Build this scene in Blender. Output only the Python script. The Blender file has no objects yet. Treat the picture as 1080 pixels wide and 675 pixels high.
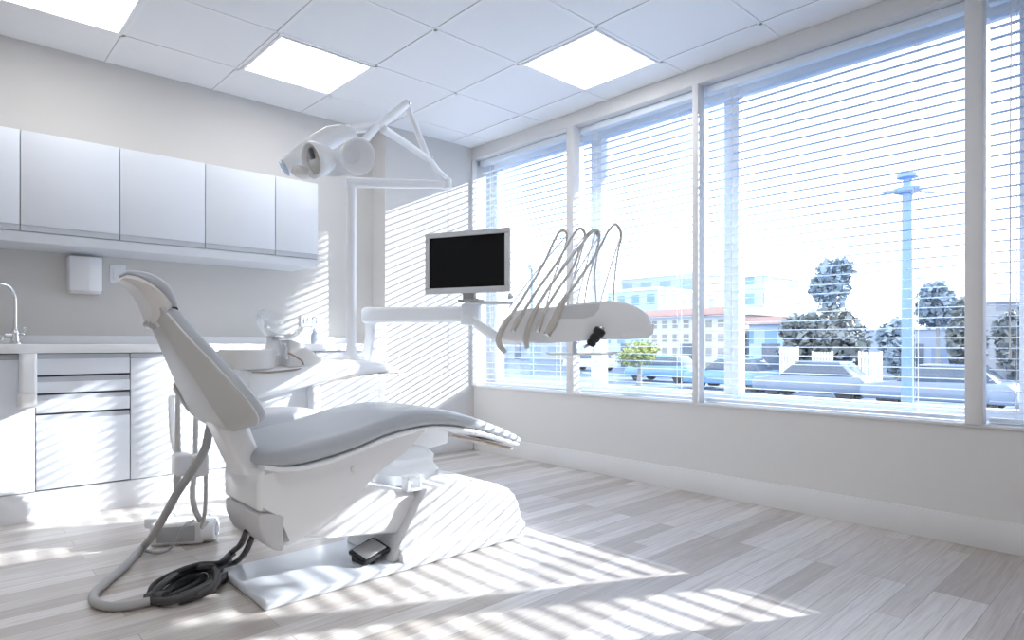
import bpy, bmesh, math, random
from mathutils import Vector, Matrix
random.seed(7)
SC = bpy.context.scene
COL = SC.collection
PI = math.pi
V = Vector

# ---------------------------------------------------------------- camera model (metres; eye 0.92 m above the floor)
FPX = 663.0
ANG = math.radians(42.8)
SA, CA = math.sin(ANG), math.cos(ANG)
EYE = 0.92

def atD(x, y, d):                       # point seen at pixel x, y at distance d along the view axis
    u = (x - 540) / FPX; v = (362 - y) / FPX
    return V(((SA + CA * u) * d, (CA - SA * u) * d, EYE + v * d))

def atY(x, y, Y):
    u = (x - 540) / FPX
    return atD(x, y, Y / (CA - SA * u))

def atX(x, y, X):
    u = (x - 540) / FPX
    return atD(x, y, X / (SA + CA * u))

# ---------------------------------------------------------------- materials
def mat(name, col, rough=0.5, metal=0.0, coat=0.0, bump=0.0, bscale=200, var=0.0, vscale=6, spec=0.5, emit=None, estr=0):
    m = bpy.data.materials.new(name); m.use_nodes = True
    nt = m.node_tree; b = nt.nodes['Principled BSDF']
    c = (*col, 1)
    b.inputs['Base Color'].default_value = c
    b.inputs['Roughness'].default_value = rough
    b.inputs['Metallic'].default_value = metal
    b.inputs['Coat Weight'].default_value = coat
    b.inputs['Specular IOR Level'].default_value = spec
    tc = nt.nodes.new('ShaderNodeTexCoord')
    nz = nt.nodes.new('ShaderNodeTexNoise'); nz.inputs['Scale'].default_value = vscale
    nt.links.new(tc.outputs['Object'], nz.inputs['Vector'])
    mx = nt.nodes.new('ShaderNodeMix'); mx.data_type = 'RGBA'
    k = 1 - var
    mx.inputs[6].default_value = (col[0] * k, col[1] * k, col[2] * k, 1); mx.inputs[7].default_value = c
    nt.links.new(nz.outputs['Fac'], mx.inputs[0])
    nt.links.new(mx.outputs[2], b.inputs['Base Color'])
    if bump:
        n2 = nt.nodes.new('ShaderNodeTexNoise'); n2.inputs['Scale'].default_value = bscale
        nt.links.new(tc.outputs['Object'], n2.inputs['Vector'])
        bp = nt.nodes.new('ShaderNodeBump'); bp.inputs['Strength'].default_value = bump; bp.inputs['Distance'].default_value = 0.002
        nt.links.new(n2.outputs['Fac'], bp.inputs['Height']); nt.links.new(bp.outputs['Normal'], b.inputs['Normal'])
    if emit:
        b.inputs['Emission Color'].default_value = (*emit, 1); b.inputs['Emission Strength'].default_value = estr
    return m

def glass_mat(name, tint=(1, 1, 1), gloss=0.06):
    m = bpy.data.materials.new(name); m.use_nodes = True
    nt = m.node_tree; nt.nodes.remove(nt.nodes['Principled BSDF'])
    t = nt.nodes.new('ShaderNodeBsdfTransparent'); t.inputs[0].default_value = (*tint, 1)
    g = nt.nodes.new('ShaderNodeBsdfGlossy'); g.inputs['Roughness'].default_value = 0.02
    mx = nt.nodes.new('ShaderNodeMixShader')
    lw = nt.nodes.new('ShaderNodeLayerWeight'); lw.inputs['Blend'].default_value = 0.25
    ml = nt.nodes.new('ShaderNodeMath'); ml.operation = 'MULTIPLY_ADD'; ml.inputs[1].default_value = 0.5; ml.inputs[2].default_value = gloss
    nt.links.new(lw.outputs['Fresnel'], ml.inputs[0])
    nt.links.new(ml.outputs[0], mx.inputs[0]); nt.links.new(t.outputs[0], mx.inputs[1]); nt.links.new(g.outputs[0], mx.inputs[2])
    nt.links.new(mx.outputs[0], nt.nodes['Material Output'].inputs[0])
    return m

def floor_mat():
    m = bpy.data.materials.new('oak_planks'); m.use_nodes = True
    nt = m.node_tree; b = nt.nodes['Principled BSDF']; L = nt.links.new
    tc = nt.nodes.new('ShaderNodeTexCoord')
    br = nt.nodes.new('ShaderNodeTexBrick')
    br.inputs['Scale'].default_value = 1; br.inputs['Brick Width'].default_value = 0.95; br.inputs['Row Height'].default_value = 0.085
    br.inputs['Mortar Size'].default_value = 0.0012; br.inputs['Mortar Smooth'].default_value = 0.1
    br.inputs['Color1'].default_value = (0, 0, 0, 1); br.inputs['Color2'].default_value = (1, 1, 1, 1); br.inputs['Mortar'].default_value = (0.1, 0.1, 0.1, 1)
    br.offset = 0.37; br.offset_frequency = 3; br.squash = 1.0
    L(tc.outputs['Object'], br.inputs['Vector'])
    rp = nt.nodes.new('ShaderNodeValToRGB')
    rp.color_ramp.elements[0].color = (0.45, 0.40, 0.36, 1); rp.color_ramp.elements[1].color = (0.70, 0.665, 0.635, 1)
    e = rp.color_ramp.elements.new(0.5); e.color = (0.61, 0.565, 0.53, 1)
    L(br.outputs['Color'], rp.inputs[0])
    mp = nt.nodes.new('ShaderNodeMapping'); mp.inputs['Scale'].default_value = (1.2, 26, 1)
    L(tc.outputs['Object'], mp.inputs[0])
    nz = nt.nodes.new('ShaderNodeTexNoise'); nz.inputs['Scale'].default_value = 2.2; nz.inputs['Detail'].default_value = 7; nz.inputs['Distortion'].default_value = 1.4
    L(mp.outputs[0], nz.inputs['Vector'])
    gr = nt.nodes.new('ShaderNodeValToRGB')
    gr.color_ramp.elements[0].position = 0.3; gr.color_ramp.elements[0].color = (0.80, 0.785, 0.775, 1)
    gr.color_ramp.elements[1].position = 0.62; gr.color_ramp.elements[1].color = (1.05, 1.05, 1.05, 1)
    L(nz.outputs['Fac'], gr.inputs[0])
    mx = nt.nodes.new('ShaderNodeMix'); mx.data_type = 'RGBA'; mx.blend_type = 'MULTIPLY'; mx.inputs[0].default_value = 1
    L(rp.outputs[0], mx.inputs[6]); L(gr.outputs[0], mx.inputs[7])
    m2 = nt.nodes.new('ShaderNodeMix'); m2.data_type = 'RGBA'
    m2.inputs[7].default_value = (0.25, 0.21, 0.18, 1)
    fm = nt.nodes.new('ShaderNodeMath'); fm.operation = 'MULTIPLY'; fm.inputs[1].default_value = 0.7
    L(br.outputs['Fac'], fm.inputs[0]); L(fm.outputs[0], m2.inputs[0]); L(mx.outputs[2], m2.inputs[6])
    L(m2.outputs[2], b.inputs['Base Color'])
    b.inputs['Roughness'].default_value = 0.33
    bp = nt.nodes.new('ShaderNodeBump'); bp.inputs['Strength'].default_value = 0.12; bp.inputs['Distance'].default_value = 0.002
    L(nz.outputs['Fac'], bp.inputs['Height']); L(bp.outputs[0], b.inputs['Normal'])
    return m

def facade_mat(name, wall, pane, sx, sz):
    """plain rendered wall with a grid of window panes as surface pattern"""
    m = bpy.data.materials.new(name); m.use_nodes = True
    nt = m.node_tree; b = nt.nodes['Principled BSDF']; L = nt.links.new
    tc = nt.nodes.new('ShaderNodeTexCoord')
    sp = nt.nodes.new('ShaderNodeSeparateXYZ'); L(tc.outputs['Object'], sp.inputs[0])
    ad = nt.nodes.new('ShaderNodeMath'); ad.operation = 'SUBTRACT'; L(sp.outputs[0], ad.inputs[0]); L(sp.outputs[1], ad.inputs[1])
    cb = nt.nodes.new('ShaderNodeCombineXYZ'); L(ad.outputs[0], cb.inputs[0]); L(sp.outputs[2], cb.inputs[1])
    br = nt.nodes.new('ShaderNodeTexBrick'); br.offset = 0
    br.inputs['Scale'].default_value = 1; br.inputs['Brick Width'].default_value = sx; br.inputs['Row Height'].default_value = sz
    br.inputs['Mortar Size'].default_value = min(sx, sz) * 0.24
    br.inputs['Mortar Smooth'].default_value = 0
    br.inputs['Color1'].default_value = (*pane, 1); br.inputs['Color2'].default_value = (*[c * 1.15 for c in pane], 1); br.inputs['Mortar'].default_value = (*wall, 1)
    L(cb.outputs[0], br.inputs['Vector']); L(br.outputs['Color'], b.inputs['Base Color'])
    b.inputs['Roughness'].default_value = 0.8
    return m

M = {}
M['floor'] = floor_mat()
M['wall'] = mat('wall_paint', (0.665, 0.65, 0.63), 0.75, bump=0.05, bscale=300, var=0.02)
M['wall_cool'] = mat('sill_wall_paint', (0.71, 0.695, 0.675), 0.75, bump=0.05, bscale=300, var=0.02)
M['trim'] = mat('trim_paint', (0.74, 0.735, 0.73), 0.5, var=0.01)
M['ceiling'] = mat('ceiling_tile', (0.86, 0.87, 0.885), 0.85, bump=0.25, bscale=500, var=0.02, vscale=40)
M['tbar'] = mat('ceiling_grid_metal', (0.88, 0.88, 0.89), 0.5)
M['tgap'] = mat('tile_joint_grey', (0.50, 0.50, 0.51), 0.8)
M['lightframe'] = mat('light_frame', (0.85, 0.86, 0.88), 0.5)
M['diffuser'] = mat('light_diffuser', (0.9, 0.9, 0.9), 0.5, emit=(1.0, 0.99, 0.98), estr=4.0)
M['slat'] = mat('slat_enamel_sky_tint', (0.80, 0.87, 0.96), 0.4)  # blue of outdoor light on white slats put into the base colour
def slat_mat():
    m = bpy.data.materials.new('slat_enamel_sky_tint'); m.use_nodes = True
    nt = m.node_tree; b = nt.nodes['Principled BSDF']
    b.inputs['Base Color'].default_value = (.80, .87, .96, 1); b.inputs['Roughness'].default_value = .4
    t = nt.nodes.new('ShaderNodeBsdfTranslucent'); t.inputs[0].default_value = (.55, .73, .95, 1)  # bluish glow of the slat undersides mixed in as colour
    mx = nt.nodes.new('ShaderNodeMixShader'); mx.inputs[0].default_value = .28
    nt.links.new(b.outputs[0], mx.inputs[1]); nt.links.new(t.outputs[0], mx.inputs[2]); nt.links.new(mx.outputs[0], nt.nodes['Material Output'].inputs[0])
    return m
M['slats'] = slat_mat()
M['cord'] = mat('blind_cord', (0.85, 0.86, 0.88), 0.8)
M['winframe'] = mat('window_aluminium', (0.86, 0.88, 0.91), 0.45)
M['glass'] = glass_mat('window_glass', (0.97, 0.985, 1.0), 0.02)
M['clear'] = glass_mat('bowl_glass', (0.975, 0.98, 0.985), 0.03)
M['cab'] = mat('cabinet_laminate', (0.79, 0.83, 0.895), 0.3, coat=0.15, var=0.01)
M['carcass'] = mat('cabinet_carcass', (0.80, 0.81, 0.84), 0.5)
M['pull'] = mat('shade_grey_finger_pull', (0.52, 0.55, 0.60), 0.45)  # recess is nearly flush, so its shade is put into the grey
M['gap'] = mat('dark_joint', (0.10, 0.09, 0.09), 0.8)
M['counter'] = mat('worktop_white', (0.86, 0.87, 0.89), 0.25, coat=0.2)
M['plastic'] = mat('white_plastic', (0.90, 0.92, 0.95), 0.32, coat=0.2, var=0.01)
M['plastic_warm'] = mat('warm_white_plastic', (0.78, 0.77, 0.76), 0.4, coat=0.1, var=0.01)
M['shell'] = mat('backrest_shell_plastic', (0.55, 0.545, 0.54), 0.42, coat=0.1, var=0.01)
M['chairbody'] = mat('chair_body_enamel', (0.84, 0.845, 0.86), 0.32, coat=0.25)
M['lowcap'] = mat('chair_lower_cap_grey', (0.60, 0.60, 0.61), 0.45)
M['baseplate'] = mat('base_plate_enamel', (0.62, 0.65, 0.70), 0.35, coat=0.2)
M['vinyl'] = mat('grey_vinyl', (0.47, 0.50, 0.54), 0.42, bump=0.12, bscale=700, coat=0.08, var=0.03)
M['vinyl_light'] = mat('pale_grey_vinyl', (0.72, 0.75, 0.80), 0.4, bump=0.08, bscale=700)
M['seam'] = mat('seam_grey', (0.35, 0.35, 0.35), 0.6)
M['rubber'] = mat('black_rubber', (0.015, 0.015, 0.016), 0.45)
M['cable'] = mat('dark_grey_cable', (0.055, 0.053, 0.052), 0.5, bump=0.3, bscale=300)
M['hose'] = mat('grey_corrugated_hose', (0.42, 0.42, 0.42), 0.5, bump=0.4, bscale=400)
M['palehose'] = mat('pale_hose', (0.62, 0.61, 0.59), 0.42)
M['beigehose'] = mat('beige_hose', (0.56, 0.53, 0.49), 0.42)
M['chrome'] = mat('chrome', (0.80, 0.81, 0.83), 0.12, metal=1)
M['steel'] = mat('brushed_steel', (0.55, 0.54, 0.53), 0.35, metal=1)
M['bezel'] = mat('monitor_bezel', (0.66, 0.68, 0.71), 0.4)
M['screen'] = mat('switched_off_screen', (0.006, 0.006, 0.007), 0.6, spec=0.15)
M['brown'] = mat('brown_slit', (0.33, 0.27, 0.22), 0.6)
M['greymat'] = mat('mid_grey_plastic', (0.42, 0.42, 0.42), 0.5)
M['lens'] = mat('reflector_lens', (0.72, 0.71, 0.70), 0.22, metal=0.6)
M['lensblue'] = mat('blue_tinted_lens', (0.55, 0.70, 0.90), 0.12, coat=0.5)
M['lensdark'] = mat('dark_bulb_mount', (0.10, 0.105, 0.11), 0.4)
M['bottle'] = mat('blue_grey_bottle', (0.52, 0.58, 0.66), 0.25)
M['socketmark'] = mat('socket_slot_blue_grey', (0.22, 0.27, 0.36), 0.5)
# outdoors
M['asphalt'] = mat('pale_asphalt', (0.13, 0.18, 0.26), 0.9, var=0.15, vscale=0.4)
M['leaf'] = mat('haze_greyed_leaves', (0.28, 0.31, 0.31), 0.8, var=0.4, vscale=2)  # greyed and lifted so the outdoor haze sits in the leaf colour
M['leaf_blue'] = mat('hazy_blue_green_leaves', (0.34, 0.43, 0.52), 0.8, var=0.3, vscale=2)  # distance haze painted in as blue
M['leaf_yellow'] = mat('yellow_green_leaves', (0.42, 0.47, 0.16), 0.8, var=0.3, vscale=2)
M['bark'] = mat('grey_bark', (0.30, 0.30, 0.31), 0.9)
M['poleblue'] = mat('pale_blue_pole_paint', (0.20, 0.31, 0.54), 0.6)
M['carblue'] = mat('blue_car_paint', (0.16, 0.32, 0.60), 0.35, coat=0.3)
M['carsilver'] = mat('silver_car_paint', (0.22, 0.27, 0.36), 0.35, coat=0.3)
M['carwhite'] = mat('white_car_paint', (0.85, 0.87, 0.90), 0.35, coat=0.3)
M['carglass'] = mat('car_window', (0.10, 0.13, 0.18), 0.15)
M['roofred'] = mat('terracotta_roof', (0.36, 0.23, 0.20), 0.8)
M['facade_white'] = facade_mat('pale_facade', (0.58, 0.61, 0.66), (0.30, 0.30, 0.28), 0.9, 1.0)
M['facade_blue'] = facade_mat('blue_glass_facade', (0.42, 0.54, 0.72), (0.20, 0.33, 0.58), 1.6, 1.7)
M['facade_shop'] = facade_mat('long_low_facade', (0.36, 0.42, 0.52), (0.24, 0.31, 0.44), 2.6, 2.4)
M['facade_grey'] = facade_mat('grey_brick_facade', (0.33, 0.34, 0.37), (0.22, 0.24, 0.28), 2.2, 1.6)
M['fencewhite'] = mat('white_fence_paint', (0.88, 0.89, 0.9), 0.6)

# ---------------------------------------------------------------- mesh helpers
def raw_add(bm, verts, faces):
    vs = [bm.verts.new(v) for v in verts]
    for f in faces:
        try: bm.faces.new([vs[i] for i in f])
        except ValueError: pass
    return vs

def box(bm, x0, x1, y0, y1, z0, z1, r=0.0, seg=2, mtx=None):
    b = bmesh.new()
    vs = [b.verts.new((x, y, z)) for x in (x0, x1) for y in (y0, y1) for z in (z0, z1)]
    for f in ((0, 1, 3, 2), (4, 6, 7, 5), (0, 4, 5, 1), (2, 3, 7, 6), (0, 2, 6, 4), (1, 5, 7, 3)):
        b.faces.new([vs[i] for i in f])
    if r > 0:
        bmesh.ops.bevel(b, geom=list(b.edges), offset=r, segments=seg, profile=0.5, affect='EDGES')
    if mtx is not None: bmesh.ops.transform(b, matrix=mtx, verts=b.verts)
    merge(bm, b)

def merge(bm, b):
    b.verts.index_update()
    vs = [bm.verts.new(v.co) for v in b.verts]
    for f in b.faces:
        try: bm.faces.new([vs[v.index] for v in f.verts])
        except ValueError: pass
    b.free()

def prism(bm, pts, origin, eu, ev, ew, d0, d1, r=0.0, seg=2):
    """polygon pts (u, v) in plane eu/ev extruded along ew from d0 to d1"""
    b = bmesh.new()
    A = [b.verts.new(V(origin) + V(eu) * p[0] + V(ev) * p[1] + V(ew) * d0) for p in pts]
    B = [b.verts.new(V(origin) + V(eu) * p[0] + V(ev) * p[1] + V(ew) * d1) for p in pts]
    n = len(pts)
    b.faces.new(A[::-1]); b.faces.new(B)
    for i in range(n):
        b.faces.new((A[i], A[(i + 1) % n], B[(i + 1) % n], B[i]))
    if r > 0:
        bmesh.ops.bevel(b, geom=list(b.edges), offset=r, segments=seg, profile=0.5, affect='EDGES')
    merge(bm, b)

def loft(bm, rings, close=True):
    n = len(rings[0])
    R = [[bm.verts.new(p) for p in ring] for ring in rings]
    for a, c in zip(R[:-1], R[1:]):
        for i in range(n):
            bm.faces.new((a[i], a[(i + 1) % n], c[(i + 1) % n], c[i]))
    if close:
        bm.faces.new(R[0][::-1]); bm.faces.new(R[-1])

def smooth(pts, k=6):
    pts = [V(p) for p in pts]
    out = []
    for i in range(len(pts) - 1):
        p0 = pts[i - 1] if i > 0 else pts[i] * 2 - pts[i + 1]
        p1, p2 = pts[i], pts[i + 1]
        p3 = pts[i + 2] if i + 2 < len(pts) else pts[i + 1] * 2 - pts[i]
        for j in range(k):
            t = j / k
            out.append(0.5 * ((2 * p1) + (p2 - p0) * t + (2 * p0 - 5 * p1 + 4 * p2 - p3) * t * t + (3 * p1 - p0 - 3 * p2 + p3) * t ** 3))
    out.append(pts[-1])
    return out

def tube(bm, pts, r, n=10, sm=0, flat=1.0):
    P = smooth(pts, sm) if sm else [V(p) for p in pts]
    m = len(P)
    rs = r if isinstance(r, (list, tuple)) else [r, r]
    def rad(i):
        f = i / max(1, m - 1) * (len(rs) - 1); k = min(int(f), len(rs) - 2); return rs[k] + (rs[k + 1] - rs[k]) * (f - k)
    T = [(P[min(i + 1, m - 1)] - P[max(i - 1, 0)]).normalized() for i in range(m)]
    up = V((0, 0, 1)) if abs(T[0].z) < 0.9 else V((1, 0, 0))
    nrm = (up - T[0] * up.dot(T[0])).normalized()
    rings = []
    for i in range(m):
        nrm = (nrm - T[i] * nrm.dot(T[i])).normalized()
        bn = T[i].cross(nrm)
        rings.append([P[i] + (nrm * math.cos(2 * PI * j / n) * flat + bn * math.sin(2 * PI * j / n)) * rad(i) for j in range(n)])
    loft(bm, rings)

def lathe(bm, prof, origin, axis=(0, 0, 1), n=28, caps=True):
    """prof: (radius, height) along axis"""
    ax = V(axis).normalized()
    u = V((1, 0, 0)) if abs(ax.x) < 0.8 else V((0, 1, 0))
    u = (u - ax * u.dot(ax)).normalized(); w = ax.cross(u)
    rings = [[V(origin) + ax * h + (u * math.cos(2 * PI * j / n) + w * math.sin(2 * PI * j / n)) * max(r, 1e-4) for j in range(n)] for r, h in prof]
    loft(bm, rings, caps)

def sring(c, eu, ev, a, b0, b1, e=2.6, n=32):
    """superellipse ring: half-width a along eu, b1 up / b0 down along ev"""
    out = []
    for j in range(n):
        t = 2 * PI * j / n; cx, sy = math.cos(t), math.sin(t)
        x = math.copysign(abs(cx) ** (2 / e), cx) * a
        y = math.copysign(abs(sy) ** (2 / e), sy) * (b1 if sy > 0 else b0)
        out.append(V(c) + V(eu) * x + V(ev) * y)
    return out

def interp(tab, x):
    if x <= tab[0][0]: return tab[0][1]
    for (a, b), (c, d) in zip(tab[:-1], tab[1:]):
        if x <= c:
            return b + (d - b) * (x - a) / (c - a)
    return tab[-1][1]

def cinterp(tab, x):                    # smooth (Catmull-Rom) table lookup
    if x <= tab[0][0]: return tab[0][1]
    if x >= tab[-1][0]: return tab[-1][1]
    for i in range(len(tab) - 1):
        if x <= tab[i + 1][0]:
            x1, y1 = tab[i]; x2, y2 = tab[i + 1]; h = x2 - x1
            m1 = (y2 - tab[i - 1][1]) / (x2 - tab[i - 1][0]) if i > 0 else (y2 - y1) / h
            m2 = (tab[i + 2][1] - y1) / (tab[i + 2][0] - x1) if i + 2 < len(tab) else (y2 - y1) / h
            t = (x - x1) / h
            return (2 * t**3 - 3 * t**2 + 1) * y1 + (t**3 - 2 * t**2 + t) * h * m1 + (-2 * t**3 + 3 * t**2) * y2 + (t**3 - t**2) * h * m2

ROOTM = {}
def part(name, bm, m, parent=None, label=None, sharp=35):
    """link the bmesh (authored in world coordinates) as one mesh object"""
    bmesh.ops.recalc_face_normals(bm, faces=bm.faces)
    me = bpy.data.meshes.new(name)
    if parent is not None:
        off = V(ROOTM[parent.name])
    else:
        lo = [min(v.co[i] for v in bm.verts) for i in range(3)]; hi = [max(v.co[i] for v in bm.verts) for i in range(3)]
        off = V(((lo[0] + hi[0]) / 2, (lo[1] + hi[1]) / 2, lo[2]))
    bmesh.ops.translate(bm, verts=bm.verts, vec=-off)
    bm.to_mesh(me); bm.free()
    me.materials.append(m)
    me.polygons.foreach_set('use_smooth', [True] * len(me.polygons))
    me.set_sharp_from_angle(angle=math.radians(sharp))
    o = bpy.data.objects.new(name, me); COL.objects.link(o)
    if parent is not None: o.parent = parent
    else: o.location = off
    ROOTM[o.name] = off
    if label: o['label'] = label
    return o

def tag(o, label, cat, group=None, kind=None):
    o['label'] = label; o['category'] = cat
    if group: o['group'] = group
    if kind: o['kind'] = kind
    return o

def thing(name, label, cat, loc, group=None, kind=None):
    o = bpy.data.objects.new(name, None); COL.objects.link(o); o.location = loc; o.empty_display_size = 0.05
    ROOTM[o.name] = V(loc)
    return tag(o, label, cat, group, kind)

def copy_tree(o, loc, label):
    r = o.copy(); COL.objects.link(r); r.location = loc; r['label'] = label
    for ch in list(o.children):
        c = ch.copy(); COL.objects.link(c); c.parent = r
        for g in list(ch.children):
            d = g.copy(); COL.objects.link(d); d.parent = c
    return r

def struct(name, bm, m, label, cat):
    return tag(part(name, bm, m), label, cat, kind='structure')

def B(): return bmesh.new()

def boxpart(name, parent, m, *a, r=0.0, seg=2, label=None):
    bm = B(); box(bm, *a, r=r, seg=seg); return part(name, bm, m, parent, label)

# ================================================================ ROOM
XW, YB, ZC = 3.47, 4.43, 2.61            # window wall, cabinet wall, ceiling
XL, YF = -1.7, -1.5
YWE = 0.0                               # where the windows end
ZS, ZT = 0.54, 2.52                      # sill, head
XO = 3.82                                # outer face
bm = B(); box(bm, XL - .1, XW, YF - .1, YB, -.05, 0); struct('floor', bm, M['floor'], 'pale oak plank floor of the surgery', 'floor')
bm = B(); box(bm, XL - .1, XO, YF - .1, YB + .1, ZC, ZC + .1); struct('ceiling', bm, M['ceiling'], 'white suspended tile ceiling', 'ceiling')
bm = B(); box(bm, XL - .1, XO, YB, YB + .1, -.05, ZC); struct('wall_back', bm, M['wall'], 'pale greige wall behind the cabinets', 'wall')
bm = B(); box(bm, 2.585, XO, 4.235, YB, 0, ZC); struct('wall_pier', bm, M['wall'], 'projecting wall pier in the corner striped with sunlight', 'wall')
bm = B(); box(bm, XW, XO, YF, 4.235, -.3, ZS); box(bm, XW, XO, YF, YWE, ZS, ZC); box(bm, XW, XO, YWE, 4.235, ZT, ZC)
struct('wall_right', bm, M['wall_cool'], 'low wall under the long row of windows', 'wall')
bm = B(); box(bm, XL - .1, XL, YF, YB, 0, ZC); struct('wall_left', bm, M['wall'], 'plain side wall opposite the windows', 'wall')
bm = B(); box(bm, XL - .1, XO, YF - .1, YF, 0, ZC); struct('wall_front', bm, M['wall'], 'plain wall behind the viewer', 'wall')
bm = B(); box(bm, XW - .014, XW, YF, 4.221, 0, .135, r=.003); struct('baseboard_right', bm, M['trim'], 'white baseboard along the wall under the windows', 'baseboard')
bm = B(); box(bm, 2.571, XW - .014, 4.221, 4.235, 0, .135, r=.003); box(bm, 2.571, 2.585, 4.235, YB, 0, .135); struct('baseboard_back', bm, M['trim'], 'white baseboard around the corner pier', 'baseboard')
# sill board, head beam, inner mullions
bm = B(); box(bm, XW - .012, XO, YWE, 4.235, ZS, ZS + .016, r=.004); struct('trim_1', bm, M['trim'], 'white window sill board', 'trim')
bm = B(); box(bm, XW - .02, XW + .05, YWE, 4.235, ZT - .012, ZC - .001, r=.004); struct('trim_2', bm, M['trim'], 'white head beam above the windows', 'trim')
mull = [3.094, 2.065, .663]
for i, y in enumerate(mull):
    bm = B(); w = .034 if i != 1 else .02
    box(bm, XW - .03, XW + .045, y - w, y + w, ZS + .016, ZT - .012, r=.004)
    struct('trim_%d' % (3 + i), bm, M['trim'], 'white mullion post between ' + ('first and second', 'second and third', 'third and fourth')[i] + ' window bays from the pier', 'trim')
bm = B(); box(bm, XW - .03, XW + .02, 4.215, 4.235, ZS + .016, ZT - .012, r=.004); struct('trim_6', bm, M['trim'], 'white end jamb beside the corner pier', 'trim')
# ceiling grid
GX = [.78 + .61 * k for k in range(-4, 5)]; GY = [3.985 - .61 * k for k in range(0, 9)]
bm = B()
for x in GX: box(bm, x - .010, x + .010, YF, YB, ZC - .0035, ZC + .002)
for y in GY: box(bm, XL, XW, y - .010, y + .010, ZC - .0035, ZC + .002)
struct('trim_7', bm, M['tbar'], 'white metal grid holding the ceiling tiles', 'trim')
bm = B()
for x in GX: box(bm, x - .0125, x - .0095, YF, YB, ZC - .0015, ZC + .002)
for y in GY: box(bm, XL, XW, y + .0095, y + .0125, ZC - .0015, ZC + .002)
struct('trim_8', bm, M['tgap'], 'thin grey shadow joints beside the ceiling grid', 'trim')

# ceiling lights
def ceiling_light(x0, y0, label):
    t = thing('ceiling_light', label, 'ceiling light', (x0 + .305, y0 + .305, ZC), 'square ceiling lights')
    bm = B(); a, b, c, d = x0 + .012, x0 + .598, y0 + .012, y0 + .598; w = .018
    for q in ((a, a + w, c, d), (b - w, b, c, d), (a + w, b - w, c, c + w), (a + w, b - w, d - w, d)):
        box(bm, *q, ZC - .008, ZC - .0005, r=.002)
    part('frame', bm, M['lightframe'], t)
    bm = B(); box(bm, a + w, b - w, c + w, d - w, ZC - .004, ZC - .001); part('diffuser', bm, M['diffuser'], t)
    return t
cl = ceiling_light(1.39, 3.375, 'square ceiling light above the wall cabinets, in front of the surgery lamp')
copy_tree(cl, (.17 + .305, 3.375 + .305, ZC), 'square ceiling light cut off by the left edge of the view')
copy_tree(cl, (2.61 + .305, 2.155 + .305, ZC), 'square ceiling light nearest the windows')
copy_tree(cl, (.17 + .305, .325 + .305, ZC), 'added unseen square ceiling light over the near end of the room')  # this and the next three: unseen panels added to lift the room light
copy_tree(cl, (1.39 + .305, -.285 + .305, ZC), 'added unseen square ceiling light at the near end of the room beside the windows')
copy_tree(cl, (-1.05 + .305, -.895 + .305, ZC), 'added unseen square ceiling light in the near corner away from the windows')
copy_tree(cl, (-1.05 + .305, 1.545 + .305, ZC), 'added unseen square ceiling light over the side of the room away from the windows')

# ================================================================ WINDOWS and BLINDS
bays = [(3.128, 4.215), (2.085, 3.06), (.697, 2.045), (YWE, .629)]
XG = 3.74
outer = [4.235, 3.06, 1.965, .49, YWE]
for i in range(4):
    y1, y0 = outer[i], outer[i + 1]
    bm = B(); fw = .05
    box(bm, XG - .04, XG + .04, y0, y0 + fw, ZS + .016, ZT, r=.004); box(bm, XG - .04, XG + .04, y1 - fw, y1, ZS + .016, ZT, r=.004)
    box(bm, XG - .04, XG + .04, y0 + fw, y1 - fw, ZS + .016, ZS + .066, r=.004); box(bm, XG - .04, XG + .04, y0 + fw, y1 - fw, ZT - .05, ZT, r=.004)
    w = struct('window_%d' % (i + 1), bm, M['winframe'], ('far window beside the corner pier', 'second window from the corner pier', 'wide window in front of the street pole', 'near narrow window at the right edge of the view')[i], 'window')
    bm = B(); box(bm, XG - .003, XG + .003, y0 + fw, y1 - fw, ZS + .066, ZT - .05); part('pane', bm, M['glass'], w)

def blind(y0, y1, label):
    t = thing('venetian_blind', label, 'blind', (XW + .10, (y0 + y1) / 2, ZS + .02), 'white venetian blinds in the windows')
    xc = XW + .075; hw = .0178; g = .006
    bm = B(); z = ZS + .065; pitch = .0485
    while z < ZT - .075:
        prof = [(-hw, -.0004), (-hw * .5, .0022), (0, .003), (hw * .5, .0022), (hw, -.0004)]
        top = [(x, q + .0008) for x, q in prof]
        ring = prof + top[::-1]
        A = [bm.verts.new((xc + p[0], y0 + g, z + p[1])) for p in ring]; Bv = [bm.verts.new((xc + p[0], y1 - g, z + p[1])) for p in ring]
        n = len(ring)
        for k in range(n): bm.faces.new((A[k], A[(k + 1) % n], Bv[(k + 1) % n], Bv[k]))
        bm.faces.new(A[::-1]); bm.faces.new(Bv)
        z += pitch
    part('slats', bm, M['slats'], t)
    boxpart('headrail', t, M['slat'], xc - .027, xc + .027, y0 + .003, y1 - .003, ZT - .06, ZT - .013, r=.004)
    boxpart('bottom_rail', t, M['slat'], xc - .025, xc + .025, y0 + g, y1 - g, ZS + .022, ZS + .042, r=.004)
    L = y1 - y0
    for f in ([.16, .84] if L > .6 else [.5]):
        bm = B()
        for dx in (-.0255, .0255): box(bm, xc + dx - .0012, xc + dx + .0012, y0 + L * f - .0014, y0 + L * f + .0014, ZS + .04, ZT - .06)
        part('ladder_cord', bm, M['cord'], t)
    if L > .6:
        bm = B(); yy = y0 + L * .86
        tube(bm, [(xc - .034, yy, ZT - .06), (xc - .034, yy + .004, ZS + .35)], .003, 6); tube(bm, [(xc - .034, yy + .002, ZS + .35), (xc - .034, yy + .004, ZS + .31)], [.006, .006], 6)
        part('pull_cord', bm, M['cord'], t)
    return t
for (y0, y1), lb in zip(bays, ('white venetian blind in the far window beside the corner pier', 'white venetian blind in the window behind the instrument hoses',
                               'white venetian blind in the widest window with the street pole behind', 'white venetian blind in the narrow window at the right edge')):
    blind(y0, y1, lb)

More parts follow.
